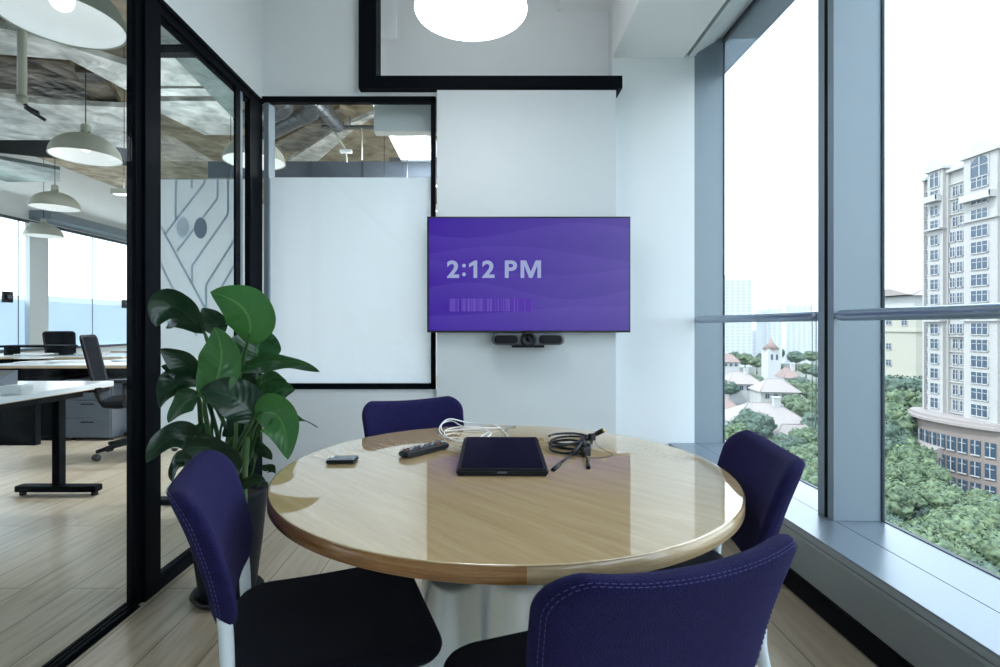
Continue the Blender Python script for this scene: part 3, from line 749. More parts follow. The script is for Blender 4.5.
while x < xe:
    wd = R_.uniform(.002,.007); frac = (x-(P(449,0,YT).x-cxp))/(xe-(P(449,0,YT).x-cxp))
    mi = 0 if R_.random() > .35+.55*frac else 1
    if not (.115 < frac < .14): q.box(x, min(x+wd, xe), -.0042, -.0035, zb0, zb1, mi)
    x += wd
q.build('blurred_text_strip', [demit('strip_bright',(.17,.11,.60),.52), demit('strip_dim',(.125,.06,.52),.50)], sc_)
# video bar
t = thing('video_bar', 'black video conferencing bar below the wall screen', 'camera bar', (P(528,0,3.12).x, 3.12, P(0,347.5,3.12).z))
k = 3.12/F
q = MB(); q.pad(rrect(74*k, 12*k, 5.9*k, 8), 'y', .07, bend=lambda v: v+Vector((0,.01,8.3*k))); q.build('speaker_body', 'plasticgrey', t)
q = MB()
for sx in (-1,1): q = MB(); q.pad([(a+sx*22*k, b) for a, b in rrect(24*k, 8.5*k, 4*k, 6)], 'y', .01, bend=lambda v: v+Vector((0,-.025,8.3*k))); q.build('speaker_grille', 'plastic', t)
q = MB(); rt = Matrix.Rotation(PI/2,3,'X')
q.lathe([(0,.02),(.018,.025),(.030,.045),(.043,.045),(.048,.03),(.048,-.04),(0,-.04)], (0,0,8.3*k), 32, rot=rt)
cm = q.build('camera_head', 'plastic', t)
MB().lathe([(0,.034),(.012,.033),(.017,.026)], (0,0,8.3*k), 24, rot=rt).build('lens', 'tabglass', cm)
MB().box(-16*k, 16*k, -.02, .079, 0, 2.4*k, bev=.003).build('stand_foot', 'plastic', t)

# ------------------------------------------------------------------ table
TX, TY, TR, TZ = .0455, 1.5145, .63, .722
t = thing('round_table', 'round oak meeting table on a flared grey pedestal', 'table', (TX, TY, 0))
th = .034
q = MB(); q.lathe([(0,TZ),(.3,TZ),(TR-.02,TZ),(TR-.006,TZ),(TR-.004,TZ),(TR-.001,TZ-.0015),(TR-.003,TZ-.003),(TR-.003,TZ-th),(0,TZ-th)], n=128)
q.build('tabletop', 'tabletop', t)
def band(a0, a1, mat):
    q = MB(); n = 70; prof = [(TR-.004,TZ-.0022),(TR,TZ-.004),(TR,TZ-th+.002),(TR-.004,TZ-th)]
    rows = []
    for i in range(n+1):
        a = a0+(a1-a0)*i/n; rows.append([q.bm.verts.new((r*math.cos(a), r*math.sin(a), z)) for r, z in prof])
    for i in range(n):
        for j in range(3):
            f = q._f([rows[i][j], rows[i+1][j], rows[i+1][j+1], rows[i][j+1]])
            if f: f.smooth = True
    return q.build('edge_band', mat, t)
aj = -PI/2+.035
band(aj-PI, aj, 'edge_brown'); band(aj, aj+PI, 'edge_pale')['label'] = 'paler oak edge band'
q = MB()
pr = [(0,TZ-th-.002),(.235,TZ-th-.002),(.238,TZ-th-.012),(.232,.60),(.230,.46)]
for i in range(1,12):
    a = i/11*PI/2; pr.append((.230+.16*(1-math.cos(a)), .46-.36*math.sin(a)))
pr += [(.43,.07),(.45,.04),(.45,.0),(0,0)]
q.lathe(pr, n=96); q.build('pedestal', 'base', t)

# ------------------------------------------------------------------ chairs
def make_chair(label):
    t = thing('meeting_chair', label, 'chair', group='purple felt chairs around the round table')
    def sb(v): return v+Vector((0,0,.445-.012*math.exp(-((v.x/.15)**2+((v.y+.03)/.15)**2))+.06*max(0,-v.y-.12)**1.0*.4-.25*max(0,v.y-.14)**1.0*.6))
    q = MB(); q.pad(rrect(.45,.44,.075,10,taper=.06,rt=.09), 'z', .046, bend=sb)
    q.build('seat', 'seatfelt', t)
    z0, z1 = .545, .825
    def bb(v):
        z = v.z; y = -.222-.088*((z-z0)/(z1-z0)); y += .36*(v.x**2) + 12*(v.x**4)
        y += .010*math.sin(PI*(z-z0)/(z1-z0))
        z -= .010*max(0,1-(v.x/.17)**2)*max(0,(z-z0)/(z1-z0))**3
        return Vector((v.x, v.y+y, z))
    ol = rrect(.445, z1-z0, .075, 10, taper=.10, cy=0, rt=.062); ol = [(a, b+(z0+z1)/2) for a, b in ol]
    q = MB(); q.pad(ol, 'y', .044, bend=bb)
    back = q.build('backrest', 'felt', t)
    cz = (z0+z1)/2
    for off, yy in ((.0062, -.0152), (.0105,-.0192)):
        q = MB(); pts = []
        for a, b in ol:
            d = Vector((a, b-cz)); d = d*((d.length-off)/d.length); pts.append(bb(Vector((d.x, yy, d.y+cz))))
        fine = []
        for i in range(len(pts)):
            p0, p1 = pts[i], pts[(i+1)%len(pts)]
            m_ = max(1, int((p1-p0).length/.008))
            for k in range(m_): fine.append((p0.lerp(p1, k/m_), p0.lerp(p1, (k+.6)/m_)))
        for p0, p1 in fine: q.tube([p0, p1], .00065, n=4, cap=False)
        q.build('stitching', 'stitch', back)
    for s in (-1, 1):
        q = MB(); q.tube([(s*.205,.215,.012),(s*.203,.205,.20),(s*.20,.198,.33),(s*.197,.17,.382),(s*.195,.11,.398),(s*.19,-.05,.402),(s*.185,-.19,.404)], .0125, n=14, smooth=5)
        q.tube([(s*.197,.12,.395),(s*.19,.115,.43)], .009, n=10); q.tube([(s*.19,-.1,.40),(s*.185,-.1,.43)], .009, n=10)
        lg = q.build('leg', 'tube', t)
        MB().lathe([(0,0),(.016,0),(.017,.006),(.015,.022),(0,.022)], (s*.205,.215,0), 16).build('glide', 'rubber', lg)
        q = MB(); q.tube([(s*.215,-.285,.012),(s*.205,-.25,.20),(s*.195,-.205,.38),(s*.184,-.205,.46),(s*.172,-.210,.56),(s*.165,-.222,.62)], .0135, n=14, smooth=5)
        lg = q.build('leg', 'tube', t)
        MB().lathe([(0,0),(.016,0),(.017,.006),(.015,.022),(0,.022)], (s*.215,-.285,0), 16).build('glide', 'rubber', lg)
    q = MB(); q.tube([(-.19,-.03,.402),(0,-.03,.398),(.19,-.03,.402)], .010, n=10); q.build('cross_tube', 'tube', t)
    return t
chairA = make_chair('purple felt chair at front left, seen from its side')
def face(o, x, y, deg):       # deg: facing direction measured from +X
    o.location = (x, y, 0); o.rotation_euler = (0,0,math.radians(deg-90))
face(chairA, -.356, 1.222, 20)
chB = dup(chairA, (0,0,0), 0, 'purple felt chair in the foreground with its back to the viewer'); face(chB, .172, .970, 111)
chC = dup(chairA, (0,0,0), 0, 'purple felt chair on the right beside the window sill'); face(chC, .450, 1.405, 171)
chD = dup(chairA, (0,0,0), 0, 'purple felt chair across the table by the back wall'); face(chD, -.187, 1.935, -63)

# ------------------------------------------------------------------ things on the table
def onT(px, py, dz=0): return Q(px, py, TZ+dz)
# phone
c = (onT(327,467)+onT(357.5,466)+onT(356,457)+onT(329,458))/4
t = thing('smartphone', 'small dark grey phone lying at the left of the table', 'phone', (c.x, c.y, TZ+.0005))
wd = (onT(357,466)-onT(327,466)).length; dp = onT(340,457).y-onT(340,467).y
q = MB(); q.pad(rrect(wd, .062, .008, 6), 'z', .011, bend=lambda v: v+Vector((0,0,.0055))); t.rotation_euler=(0,0,.03)
q.build('body', 'plastic', t)
q = MB(); q.pad(rrect(wd-.006, .056, .006, 6), 'z', .001, bend=lambda v: v+Vector((0,0,.0117))); q.build('screen', 'phone', t)
MB().box(-wd/2+.006,-wd/2+.016,.0,.022,.012,.0129).build('label_patch', 'paper', t)
# remote
a, b2 = onT(404,458), onT(444,448)
c = (a+b2)/2; ang = math.atan2(b2.y-a.y, b2.x-a.x); ln_ = (b2-a).length+.02
t = thing('remote_control', 'black remote control with small buttons on the table', 'remote', (c.x, c.y, TZ+.0005), ang)
q = MB(); q.pad(rrect(ln_, .044, .012, 6), 'z', .02, bend=lambda v: v+Vector((0,0,.0105))); q.build('body', 'plastic', t)
q = MB()
for i in range(11):
    for j in range(3):
        q.obox((-ln_/2+.022+i*(ln_-.04)/10, -.012+j*.012, .0225), (.0065,.0075,.0035), mi=2 if (i in (0,) and j==1) or (i==8 and j==0) else (1 if (i*j)%3==1 else 0), bev=.001)
q.build('button', ['plasticgrey', pbr('pale_button',(.5,.52,.55),.5), pbr('red_button',(.5,.06,.04),.5)], t)['kind'] = 'stuff'
# tablet
a = onT(457,476.5); b2 = onT(549.5,476.5); c2 = onT(549.5,441)
dpt = (onT(505,441,.018).y-onT(505,471,.018).y)
wt = b2.x-a.x
t = thing('tablet_console', 'black touch tablet console lying in the middle of the table', 'tablet', ((a.x+b2.x)/2, a.y+dpt/2, TZ+.0005), -.015)
q = MB()
q.prism([(-wt/2,-dpt/2,0),(-wt/2,dpt/2,0),(-wt/2,dpt/2,.030),(-wt/2,-dpt/2,.018)], (wt,0,0))
bmesh.ops.bevel(q.bm, geom=list(q.bm.edges), offset=.005, segments=3, affect='EDGES')
q.build('body', 'plastic', t)
q = MB(); sl = .012/dpt
q.prism([(x_, y_, .0243+sl*y_) for x_, y_ in ((-wt/2+.012,-dpt/2+.013),(wt/2-.012,-dpt/2+.013),(wt/2-.012,dpt/2-.01),(-wt/2+.012,dpt/2-.01))], (0,0,.0008)); q.build('screen', 'tabglass', t)
q = MB(); q.pad(rrect(.026,.005,.0024,4), 'y', .003, bend=lambda v: v+Vector((0,-dpt/2,.010))); q.build('front_button', 'plasticgrey', t)
# cables
def cable(name, pix, r, mat, label, n=8, k=10, extra=None):
    pts = [onT(x, y, z) for x, y, z in pix]; c = sum(pts, Vector())/len(pts); c.z = TZ
    t = thing(name, label, 'cable', c)
    MB().tube([p-c for p in pts], r, n=n, smooth=k).build('wire', mat, t)
    return t, c
wc = []
for q_ in [(508,436,.004),(495,425,.005),(470,423,.006),(450,419,.03),(441,425,.02),(440,432,.005),(447,438,.004),(462,441,.005),(478,438,.006),(488,431,.006),(478,427,.012),(460,427,.012),(446,430,.008),(446,436,.010),(460,441,.010),(480,440,.008),(491,434,.009),(480,429.5,.016),(455,430,.014),(443,431,.012),(442,424,.016),(452,421,.02),(466,427,.018),(500,428,.005)]: wc.append(q_)
cable('white_cable', wc, .0026, 'whitecable', 'loosely coiled white cable behind the black tablet')
cable('grey_cable', [(505,441,.012),(506,434,.004),(508,428,.004),(511,426.3,.004),(516,426,.004)], .0028, 'greycable', 'short grey cable running off the table behind the tablet')
bk = [(549,436,.012),(557,434,.012),(575,433.5,.010),(590,437,.008),(582,443,.006),(560,444,.005),(551,441,.008),(562,437,.014),(584,437,.016),(592,443,.010),(578,449,.006),(553,446,.006),(552,442,.012),(572,440,.018),(590,446,.012),(580,453,.006),(556,452,.006),(550,447,.010),(566,445,.014),(584,441,.02)]
t, c = cable('black_cable_bundle', bk, .0042, 'blackcable', 'coiled black cable bundle with three plugs beside the tablet')
def pin(a, b_, r0, nm, mat): 
    return MB().tube([onT(*a)-c, onT(*b_)-c], r0, n=10).build(nm, mat, t)
pin((584,441,.018),(572,454,.010),.0065,'plug','plastic'); pin((572,454,.010),(559,464,.004),.0035,'plug','blackcable'); pin((560,464,.005),(553,470,.004),.006,'plug','plastic')
pin((582,438,.018),(585,448,.012),.0085,'plug','plastic'); pin((584,450,.012),(588,462,.004),.0036,'plug','blackcable'); pin((588,461,.004),(588.5,468,.004),.006,'plug','plastic')
pin((582,440,.02),(592,437,.026),.0035,'plug','blackcable')
MB().obox(onT(586,452,.012)-c, (.03,.012,.03), rz=.5, bev=.003).build('hook_strap', 'rubber', t)
ad = MB(); ad.obox(onT(592,437,.028)-c, (.022,.014,.024), rz=.5, bev=.002); ad.build('adapter_tag', 'plastic', t)
d0, d1 = onT(596,434,.032)-c, onT(603,430.5,.048)-c
hd = MB().tube([d0, d0.lerp(d1,.5), d1], .0085, n=8).build('video_plug', 'plastic', t)
MB().tube([d1, d1+(d1-d0)*.22], .005, n=8).build('gold_contact', 'gold', hd)
cable('thin_wire_loop', [(590,440,.022),(583,434,.02),(572,434,.02),(565,440,.012),(566,448,.004),(574,455,.004),(595,458,.003),(613,455,.003),(606,451,.006),(598,446,.015),(594,440,.024)], .0009, 'blackcable', 'thin wire loop spread to the right of the black cables', n=6)

# ------------------------------------------------------------------ plant
PYc = 2.2; pc = Vector((P(228,0,PYc).x, PYc, 0))
t = thing('potted_plant', 'tall broad-leaved green plant in a charcoal pot in the corner', 'plant', pc)
pot = MB(); pot.lathe([(0,.012),(.105,.012),(.11,.03),(.135,.22),(.155,.43),(.157,.445),(.148,.445),(.145,.40),(0,.40)], n=56)
po = pot.build('pot', 'pot', t)
MB().lathe([(0,0),(.128,0),(.142,.02),(.138,.026),(.122,.014),(0,.014)], n=48).build('saucer', 'rubber', t)
MB().lathe([(0,.405),(.07,.408),(.144,.40)], n=40).build('soil', 'soil', po)
def leaf(base, ctrl, tip, wpx, Yb, Yc, Yt, mat, tilt=0.0, fold=.25, wave=.012, seed=0, peak=.42):
    A, Bc, Cc = P(*base, Yb), P(*ctrl, Yc), P(*tip, Yt)
    n, m_ = 22, 10; W = wpx*Yc/F/2
    q = MB(); bm = q.bm; uvl = bm.loops.layers.uv.new('UVMap')
    rows = []; rg = random.Random(seed)
    view = Vector((0,-1,.0))
    for i in range(n+1):
        u = i/n; p = A*(1-u)**2+Bc*2*u*(1-u)+Cc*u*u
        d = ((Bc-A)*(1-u)+(Cc-Bc)*u).normalized()
        side = d.cross(view)
        if side.length < 1e-3: side = Vector((1,0,0))
        side.normalize(); side = Matrix.Rotation(tilt, 3, d) @ side
        nrm = side.cross(d).normalized()
        k = (u**.62)*(1-u)**.5 if u < 1 else 0
        prof = (math.sin(PI*min(1, u**(math.log(.5)/math.log(peak))))) ** .72 if 0 < u < 1 else 0
        w_ = W*prof
        row = []
        for j in range(m_+1):
            s = -1+2*j/m_
            off = side*(w_*s*(1-.08*abs(s))) + nrm*(w_*fold*(abs(s)**1.3)) + nrm*(wave*math.sin(u*9+s*2+seed)*abs(s)*prof)
            row.append(bm.verts.new(p+off))
        rows.append(row)
    for i in range(n):
        for j in range(m_):
            vs = [rows[i][j], rows[i+1][j], rows[i+1][j+1], rows[i][j+1]]
            f = bm.faces.new(vs); f.smooth = True
            for lp_, (uu, vv) in zip(f.loops, ((i/n,j/m_),((i+1)/n,j/m_),((i+1)/n,(j+1)/m_),(i/n,(j+1)/m_))): lp_[uvl].uv = (uu, vv)
    # clamp to the room: keep clear of the glass
    for v in bm.verts:
        if v.co.x < XL+.02: v.co.x = XL+.02
    o = q.build('leaf', mat, t, world=True)
    return o, A
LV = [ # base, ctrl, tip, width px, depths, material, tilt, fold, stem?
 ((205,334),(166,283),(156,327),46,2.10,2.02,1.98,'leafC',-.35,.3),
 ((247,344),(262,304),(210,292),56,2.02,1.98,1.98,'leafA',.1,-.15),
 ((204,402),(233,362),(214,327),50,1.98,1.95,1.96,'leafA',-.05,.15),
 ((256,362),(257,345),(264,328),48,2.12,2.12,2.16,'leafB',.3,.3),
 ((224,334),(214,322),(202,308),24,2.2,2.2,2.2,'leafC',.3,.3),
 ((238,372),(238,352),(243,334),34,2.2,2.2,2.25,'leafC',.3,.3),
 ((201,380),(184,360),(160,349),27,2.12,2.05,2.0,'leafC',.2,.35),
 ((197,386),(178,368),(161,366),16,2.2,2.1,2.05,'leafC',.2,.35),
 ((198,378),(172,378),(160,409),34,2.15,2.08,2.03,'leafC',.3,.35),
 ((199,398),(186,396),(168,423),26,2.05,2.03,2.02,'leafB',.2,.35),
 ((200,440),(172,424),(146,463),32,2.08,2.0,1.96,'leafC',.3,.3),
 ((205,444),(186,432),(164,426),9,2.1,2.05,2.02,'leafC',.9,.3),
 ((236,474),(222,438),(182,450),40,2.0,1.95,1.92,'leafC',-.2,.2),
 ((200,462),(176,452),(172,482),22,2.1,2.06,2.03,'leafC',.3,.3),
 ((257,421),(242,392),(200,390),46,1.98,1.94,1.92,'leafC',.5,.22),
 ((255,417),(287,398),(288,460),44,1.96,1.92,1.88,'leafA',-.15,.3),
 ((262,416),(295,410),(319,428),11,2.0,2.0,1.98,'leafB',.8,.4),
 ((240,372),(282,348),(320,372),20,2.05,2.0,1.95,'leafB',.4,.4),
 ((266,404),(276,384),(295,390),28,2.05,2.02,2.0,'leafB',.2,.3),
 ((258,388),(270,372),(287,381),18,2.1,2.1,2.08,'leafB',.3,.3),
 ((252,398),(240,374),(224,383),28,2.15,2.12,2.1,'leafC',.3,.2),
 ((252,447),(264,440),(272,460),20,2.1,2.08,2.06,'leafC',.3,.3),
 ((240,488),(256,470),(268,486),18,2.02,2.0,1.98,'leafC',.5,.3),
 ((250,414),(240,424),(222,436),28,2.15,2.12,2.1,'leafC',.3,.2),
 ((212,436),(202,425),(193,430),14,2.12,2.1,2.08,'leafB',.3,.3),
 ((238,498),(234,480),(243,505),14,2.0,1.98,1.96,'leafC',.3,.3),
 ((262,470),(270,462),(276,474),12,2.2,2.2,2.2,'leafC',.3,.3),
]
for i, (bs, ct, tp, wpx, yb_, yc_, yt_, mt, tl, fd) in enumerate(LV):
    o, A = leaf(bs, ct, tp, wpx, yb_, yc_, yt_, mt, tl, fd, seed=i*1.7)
    ra = i*2.4; root = pc + Vector((.05*math.cos(ra), .05*math.sin(ra), .40))
    mid = root.lerp(A, .5) + Vector((.03*math.cos(ra), .02*math.sin(ra), .03)); mid.x = max(mid.x, XL+.04)
    rr = (.010,.009,.006,.004) if wpx > 25 else (.006,.005,.004,.003)
    if A.z > .55:
        # petiole runs a little way into the blade's midrib
        T_ = A.lerp(P(*ct, yc_), .25)
        MB().tube([root, mid, A, T_], [rr[0]]*6+[rr[1]]*6+[rr[2]]*6+[rr[3]], n=8, smooth=6).build('stem', 'stem', t, world=True)
for px_, w_ in ((244,.013),(233,.009)):     # thick pale leaf sheaths rising from the pot
    a_ = P(px_,498,2.06); a_.z = .41; MB().tube([a_, P(px_+1,465,2.06), P(px_+3,430,2.05), P(px_+2,400,2.04)], [w_*.9,w_*.9,w_,w_*.8,w_*.6,w_*.4], n=10, smooth=5).build('stem', pbr('pale_sheath',(.09,.17,.06),.45,var=.3,scale=14), t, world=True)

# ------------------------------------------------------------------ office furniture
def make_desk(label, x0, x1, y0, y1, legs, z=.745, white=0):
    t = thing('office_desk', label, 'desk', ((x0+x1)/2, (y0+y1)/2, 0)); cx, cy = (x0+x1)/2, (y0+y1)/2
    MB().box(x0, x1, y0, y1, z-(.034 if white else .012), z, bev=.002).build('desktop', 'deskwhite', t, world=True)
    MB().box(x0+.004*white-.002, x1+.002-.004*white, y0-.002+.004*white, y1+.002-.004*white, z-(.038 if white else .034), z-(.034 if white else .012)).build('edge_strip', 'deskedge', t, world=True)
    for (lx, ly, along) in legs:
        q = MB(); q.obox((lx,ly,.38), (.05,.06,.66), bev=.01)
        l_ = .54
        if along == 'x':
            q.obox((lx,ly,.045), (l_,.075,.045), bev=.018); q.obox((lx,ly,.70), (l_,.05,.03), bev=.004)
        else:
            q.obox((lx,ly,.045), (.075,l_,.045), bev=.018); q.obox((lx,ly,.70), (.05,l_,.03), bev=.004)
        lg = q.build('leg', 'black', t, world=True)
        q = MB()
        for s in (-1,1):
            p_ = (lx+s*(l_/2-.03), ly, 0) if along == 'x' else (lx, ly+s*(l_/2-.03), 0)
            q.lathe([(0,0),(.02,0),(.02,.024),(0,.024)], p_, 12)
        bmesh.ops.translate(q.bm, verts=q.bm.verts, vec=-t.location)
        q.build('glide', 'rubber', lg)
    return t
d1_ = make_desk('white desk with a black T-shaped leg in the nearest part of the office', -3.3, -2.605, 2.1, 3.65, [(-2.865,3.5,'x'),(-2.865,2.25,'x')], white=1)
MB().box(-3.22,-2.68,2.28,3.47,.66,.7).box(-3.29,-2.9,3.36,3.4,.36,.72).build('modesty_panel', 'blackmatt', d1_, world=True)
d2_ = make_desk('white desk with a plywood edge behind the nearest desk', -4.95, -3.2, 5.15, 5.95, [(-4.45,5.5,'y'),(-3.6,5.5,'y')])
d3_ = make_desk('far white desk in front of the frosted office window', -6.7, -4.6, 6.6, 7.4, [(-6.3,7.0,'y'),(-5.0,7.0,'y')])
d4_ = make_desk('far desk with a plywood edge beside the wide black post', -5.9, -4.55, 8.2, 9.0, [(-5.6,8.6,'y'),(-4.9,8.6,'y')])
MB().box(-4.9,-3.25,5.55,5.6,.25,.7).build('modesty_panel', 'blackmatt', d2_, world=True)
MB().box(-6.6,-4.7,7.0,7.05,.2,.7).build('modesty_panel', 'blackmatt', d3_, world=True)
# pedestal cabinets
def cabinet(loc, label, w=.42, d=.55, h=.6):
    t = thing('drawer_cabinet', label, 'cabinet', loc)
    MB().box(-w/2,w/2,-d/2,d/2,.03,h,bev=.004).build('body','greysteel',t)
    for k in range(3):
        z = .05+k*(h-.07)/3; dr = MB().box(-w/2+.01,w/2-.01,-d/2-.014,-d/2,z,z+(h-.07)/3-.012,bev=.003).build('drawer','greysteel',t)
        MB().box(-.06,.06,-d/2-.024,-d/2-.014,z+.13,z+.14).build('handle','black',dr)
    for sx in (-1,1):
        for sy in (-1,1): MB().lathe([(0,0),(.018,0),(.018,.03),(0,.03)], (sx*(w/2-.04), sy*(d/2-.05),0), 12).build('foot','rubber',t)
    return t
cabinet((-3.92,5.42,0), 'grey steel drawer cabinet behind the office chair', .46)
MB().box(0,0.01,0,.01,0,.01).bm.free()
q = thing('dark_cabinet', 'tall dark cabinet block under the second desk', 'cabinet', (-4.36,5.42,0))
MB().box(-.17,.17,-.28,.28,.03,.62,bev=.006).build('body','blackmatt',q); MB().box(-.16,.16,-.29,-.28,.06,.6,bev=.002).build('door','black',q); MB().box(-.15,.15,-.26,.26,0,.03).build('plinth','black',q)
# office chair
def make_ochair(label):
    t = thing('office_chair', label, 'office chair', group='black mesh office chairs')
    q = MB(); q.pad(rrect(.48,.46,.12,8,taper=.05), 'z', .07, bend=lambda v: v+Vector((0,0,.47-.06*max(0,v.y-.1)))); q.build('seat','mesh',t)
    def bk(v): return Vector((v.x, v.y-.25-.22*(v.z-.55)+.25*v.x**2, v.z))
    ol = [(a,b_+.80) for a,b_ in rrect(.38,.48,.035,6,taper=.10)]
    q = MB(); q.tube([bk(Vector((a,0,b_))) for a,b_ in ol], .014, n=8, closed=True); fr = q.build('backrest_frame','plastic',t)
    q = MB(); q.pad([(a*.98,b_) for a,b_ in ol], 'y', .008, bend=bk); q.build('mesh_back','mesh',t)
    q = MB(); q.tube([(0,-.1,.42),(0,-.24,.45),(0,-.3,.6),(0,-.31,.7)], .022, n=10, smooth=4); q.build('back_stem','plastic',t)
    for s in (-1,1):
        q = MB(); q.tube([(s*.25,-.02,.46),(s*.29,-.02,.5),(s*.29,-.02,.66)], .016, n=8); q.obox((s*.29,0,.67),(.07,.24,.03),bev=.01); q.build('armrest','plastic',t)
    MB().lathe([(0,.09),(.03,.09),(.03,.26),(.02,.26),(.02,.43),(.08,.43),(.09,.445),(0,.445)], n=20).build('gas_column','black',t)
    for k in range(5):
        a = k*2*PI/5+.3; dx, dy = math.cos(a), math.sin(a)
        lg = MB().tube([(0,0,.12),(dx*.15,dy*.15,.105),(dx*.3,dy*.3,.075)], [.028,.022,.016], n=8).build('base_arm','black',t)
        MB().lathe([(0,-.022),(.028,-.022),(.028,-.005),(.015,-.004),(.015,.004),(.028,.005),(.028,.022),(0,.022)], (dx*.3,dy*.3,.028), 16, rot=Matrix.Rotation(a,3,'Z')@Matrix.Rotation(PI/2,3,'X')).build('caster','rubber',lg)
    return t
oc = make_ochair('black mesh office chair by the nearest desk'); oc.location = (-3.10,4.62,0); oc.rotation_euler = (0,0,math.radians(-68))
dup(oc, (-6.40,8.0,0), math.radians(20), 'black mesh office chair at the far desk by the window')
# desktop clutter
q = MB(); q.box(-.06,.06,-.04,.04,0,.045,bev=.006); q.box(-.05,.05,-.03,.03,.045,.05)
o = q.build('tissue_box','paper'); o.location=(Q(17,394,.745).x, Q(17,394,.745).y, .7455); tag(o,'small white box on the corner of the nearest desk','box')
t = thing('desk_phone','dark desk telephone at the left edge of the nearest desk','telephone',(-3.205,3.36,.7455))
MB().prism([(-.1,-.1,0),(-.1,.1,0),(-.1,.1,.09),(-.1,-.1,.02)],(.2,0,0)).build('body','greysteel',t)
MB().tube([(-.08,-.09,.05),(-.08,0,.09),(-.08,.09,.115)],.018,n=8,smooth=3).build('handset','plastic',t)
t = thing('monitor_tray','black raised shelf on the far desk','shelf',(-5.95,6.95,.7455))
MB().box(-.42,.42,-.12,.12,.10,.13,bev=.004).build('top','black',t)
for s in (-1,1): MB().box(s*.36-.02,s*.36+.02,-.1,.1,0,.10).build('leg','black',t)
for i, (x_, y_, w_, rz, lab) in enumerate(((-4.4,5.5,.3,.2,'flat pile of paper at the left of the plywood-edged desk'),(-3.9,5.7,.25,-.3,'flat pile of paper near the office chair back'),(-5.2,6.9,.3,.1,'flat pile of paper on the far desk'))):
    q = MB()
    for k in range(3): q.obox((0,0,.004+k*.008),(w_,.21,.007),rz=k*.12)
    o = q.build('paper_pile','paper'); o.location=(x_,y_,.7455); o.rotation_euler=(0,0,rz); tag(o,lab,'papers','paper piles on the desks')
t = thing('white_bicycle_basket','low white wire tray at the left end of the far desk','tray',(-4.72,5.45,.7455)); t.name='wire_tray'
q = MB()
for z in (.01,.05,.09): q.tube([(-.12,-.1,z),(.12,-.1,z),(.12,.1,z),(-.12,.1,z)],.005,n=6,closed=True)
q.build('rim','whitecable',t); MB().box(-.12,.12,-.1,.1,0,.006).build('base','whitecable',t)

# ------------------------------------------------------------------ city outside
GZ = -32
M['ground'] = foliage_mat('city_ground', (.07,.09,.06), (.14,.14,.12))
struct('ground', MB().box(-1500,1500,-600,2500,GZ-1,GZ), 'ground', label='park ground and streets far below')
M['tree1'] = foliage_mat('tree_green', (.025,.052,.032), (.135,.185,.09))
M['tree2'] = foliage_mat('tree_bluegreen', (.022,.045,.038), (.095,.145,.095))
M['bark'] = pbr('bark', (.08,.06,.045), .9, var=.3)
def make_tree(label, group, seed, mat, nb=46):
    rg = random.Random(seed)
    t = thing('tree', label, 'tree', group=group)
    q = MB(); blobs = []
    for i in range(nb):
        a = rg.uniform(0, 2*PI); ph = math.acos(rg.uniform(-.35,1)); rr = rg.uniform(.62,1)
        c = Vector((3.1*rr*math.sin(ph)*math.cos(a), 3.1*rr*math.sin(ph)*math.sin(a), 6.2+2.6*rr*math.cos(ph)))
        r = rg.uniform(.75,1.35); q.ico(c, r, 3, (1,1,.8), .55, seed+i, 0, 1.6); blobs.append((c, r))
    q.ico((0,0,5.8), 2.5, 3, (1,1,.8), .3, seed)
    for c, r in blobs:                                  # loose leaves
        for k in range(60):
            d = Vector((rg.gauss(0,1), rg.gauss(0,1), rg.gauss(0,1)+.5)).normalized(); p = c + d*r*rg.uniform(.9,1.2)
            e1 = Vector((rg.gauss(0,1),rg.gauss(0,1),rg.gauss(0,1))).normalized()*rg.uniform(.12,.24); e2 = e1.cross(d).normalized()*rg.uniform(.1,.2)
            q._f([q.bm.verts.new(p-e1), q.bm.verts.new(p+e2), q.bm.verts.new(p+e1), q.bm.verts.new(p-e2)])
    q.build('crown', mat, t)
    MB().tube([(0,0,0),(.05,0,2),(0,.1,4.5)], [.32,.26,.16], n=9).build('trunk', 'bark', t)
    return t
GT = 'broad trees below the right-hand window'
T1 = make_tree('round green treetop in the canopy at the foot of the apartment tower', GT, 11, 'tree1')
T2 = make_tree('round green treetop in the canopy at the foot of the apartment tower', GT, 31, 'tree2')
T3 = make_tree('round green treetop in the canopy at the foot of the apartment tower', GT, 57, 'tree1')
protos = [T1,T2,T3]; used = [False]*3
def plant_tree(x, y, s, k, label=None, group=None, rg=R_):
    p = protos[k]; rz = rg.uniform(0,6.28); sc = (s*rg.uniform(.9,1.15), s*rg.uniform(.9,1.15), s*rg.uniform(.85,1.1))
    if not used[k] and label is None:
        used[k] = True; p.location = (x,y,GZ); p.rotation_euler=(0,0,rz); p.scale = sc; return
    dup(p, (x,y,GZ), rz, label, group, sc)
rg = random.Random(5)
for row, (Y, n) in enumerate(((44,6),(51,7),(59,8),(68,8),(78,9),(89,8),(101,6))):
    for i in range(n):
        pxl = 868+ (1012-868)*(i+.5*(row%2))/(n-1)
        X = (pxl-CX)/F*Y
        if Y > 72 and X > 74: 
            if pxl > 905: continue
        plant_tree(X+rg.uniform(-1,1), Y+rg.uniform(-2,2), rg.uniform(.78,1.12)*(1.0 if Y<85 else 1.1), rg.randrange(3))
for (px_, Y_, s_) in ((886,112,1.9),(893,120,2.0),(899,128,1.9),(906,122,1.5),(884,98,1.5),(892,96,1.5),(900,99,1.3),(888,132,2.3),(908,140,2.3)):
    plant_tree((px_-CX)/F*Y_, Y_, s_, rg.randrange(3))
LM = 'green tree among the red-roofed houses'; GM = 'trees among the red-roofed houses'
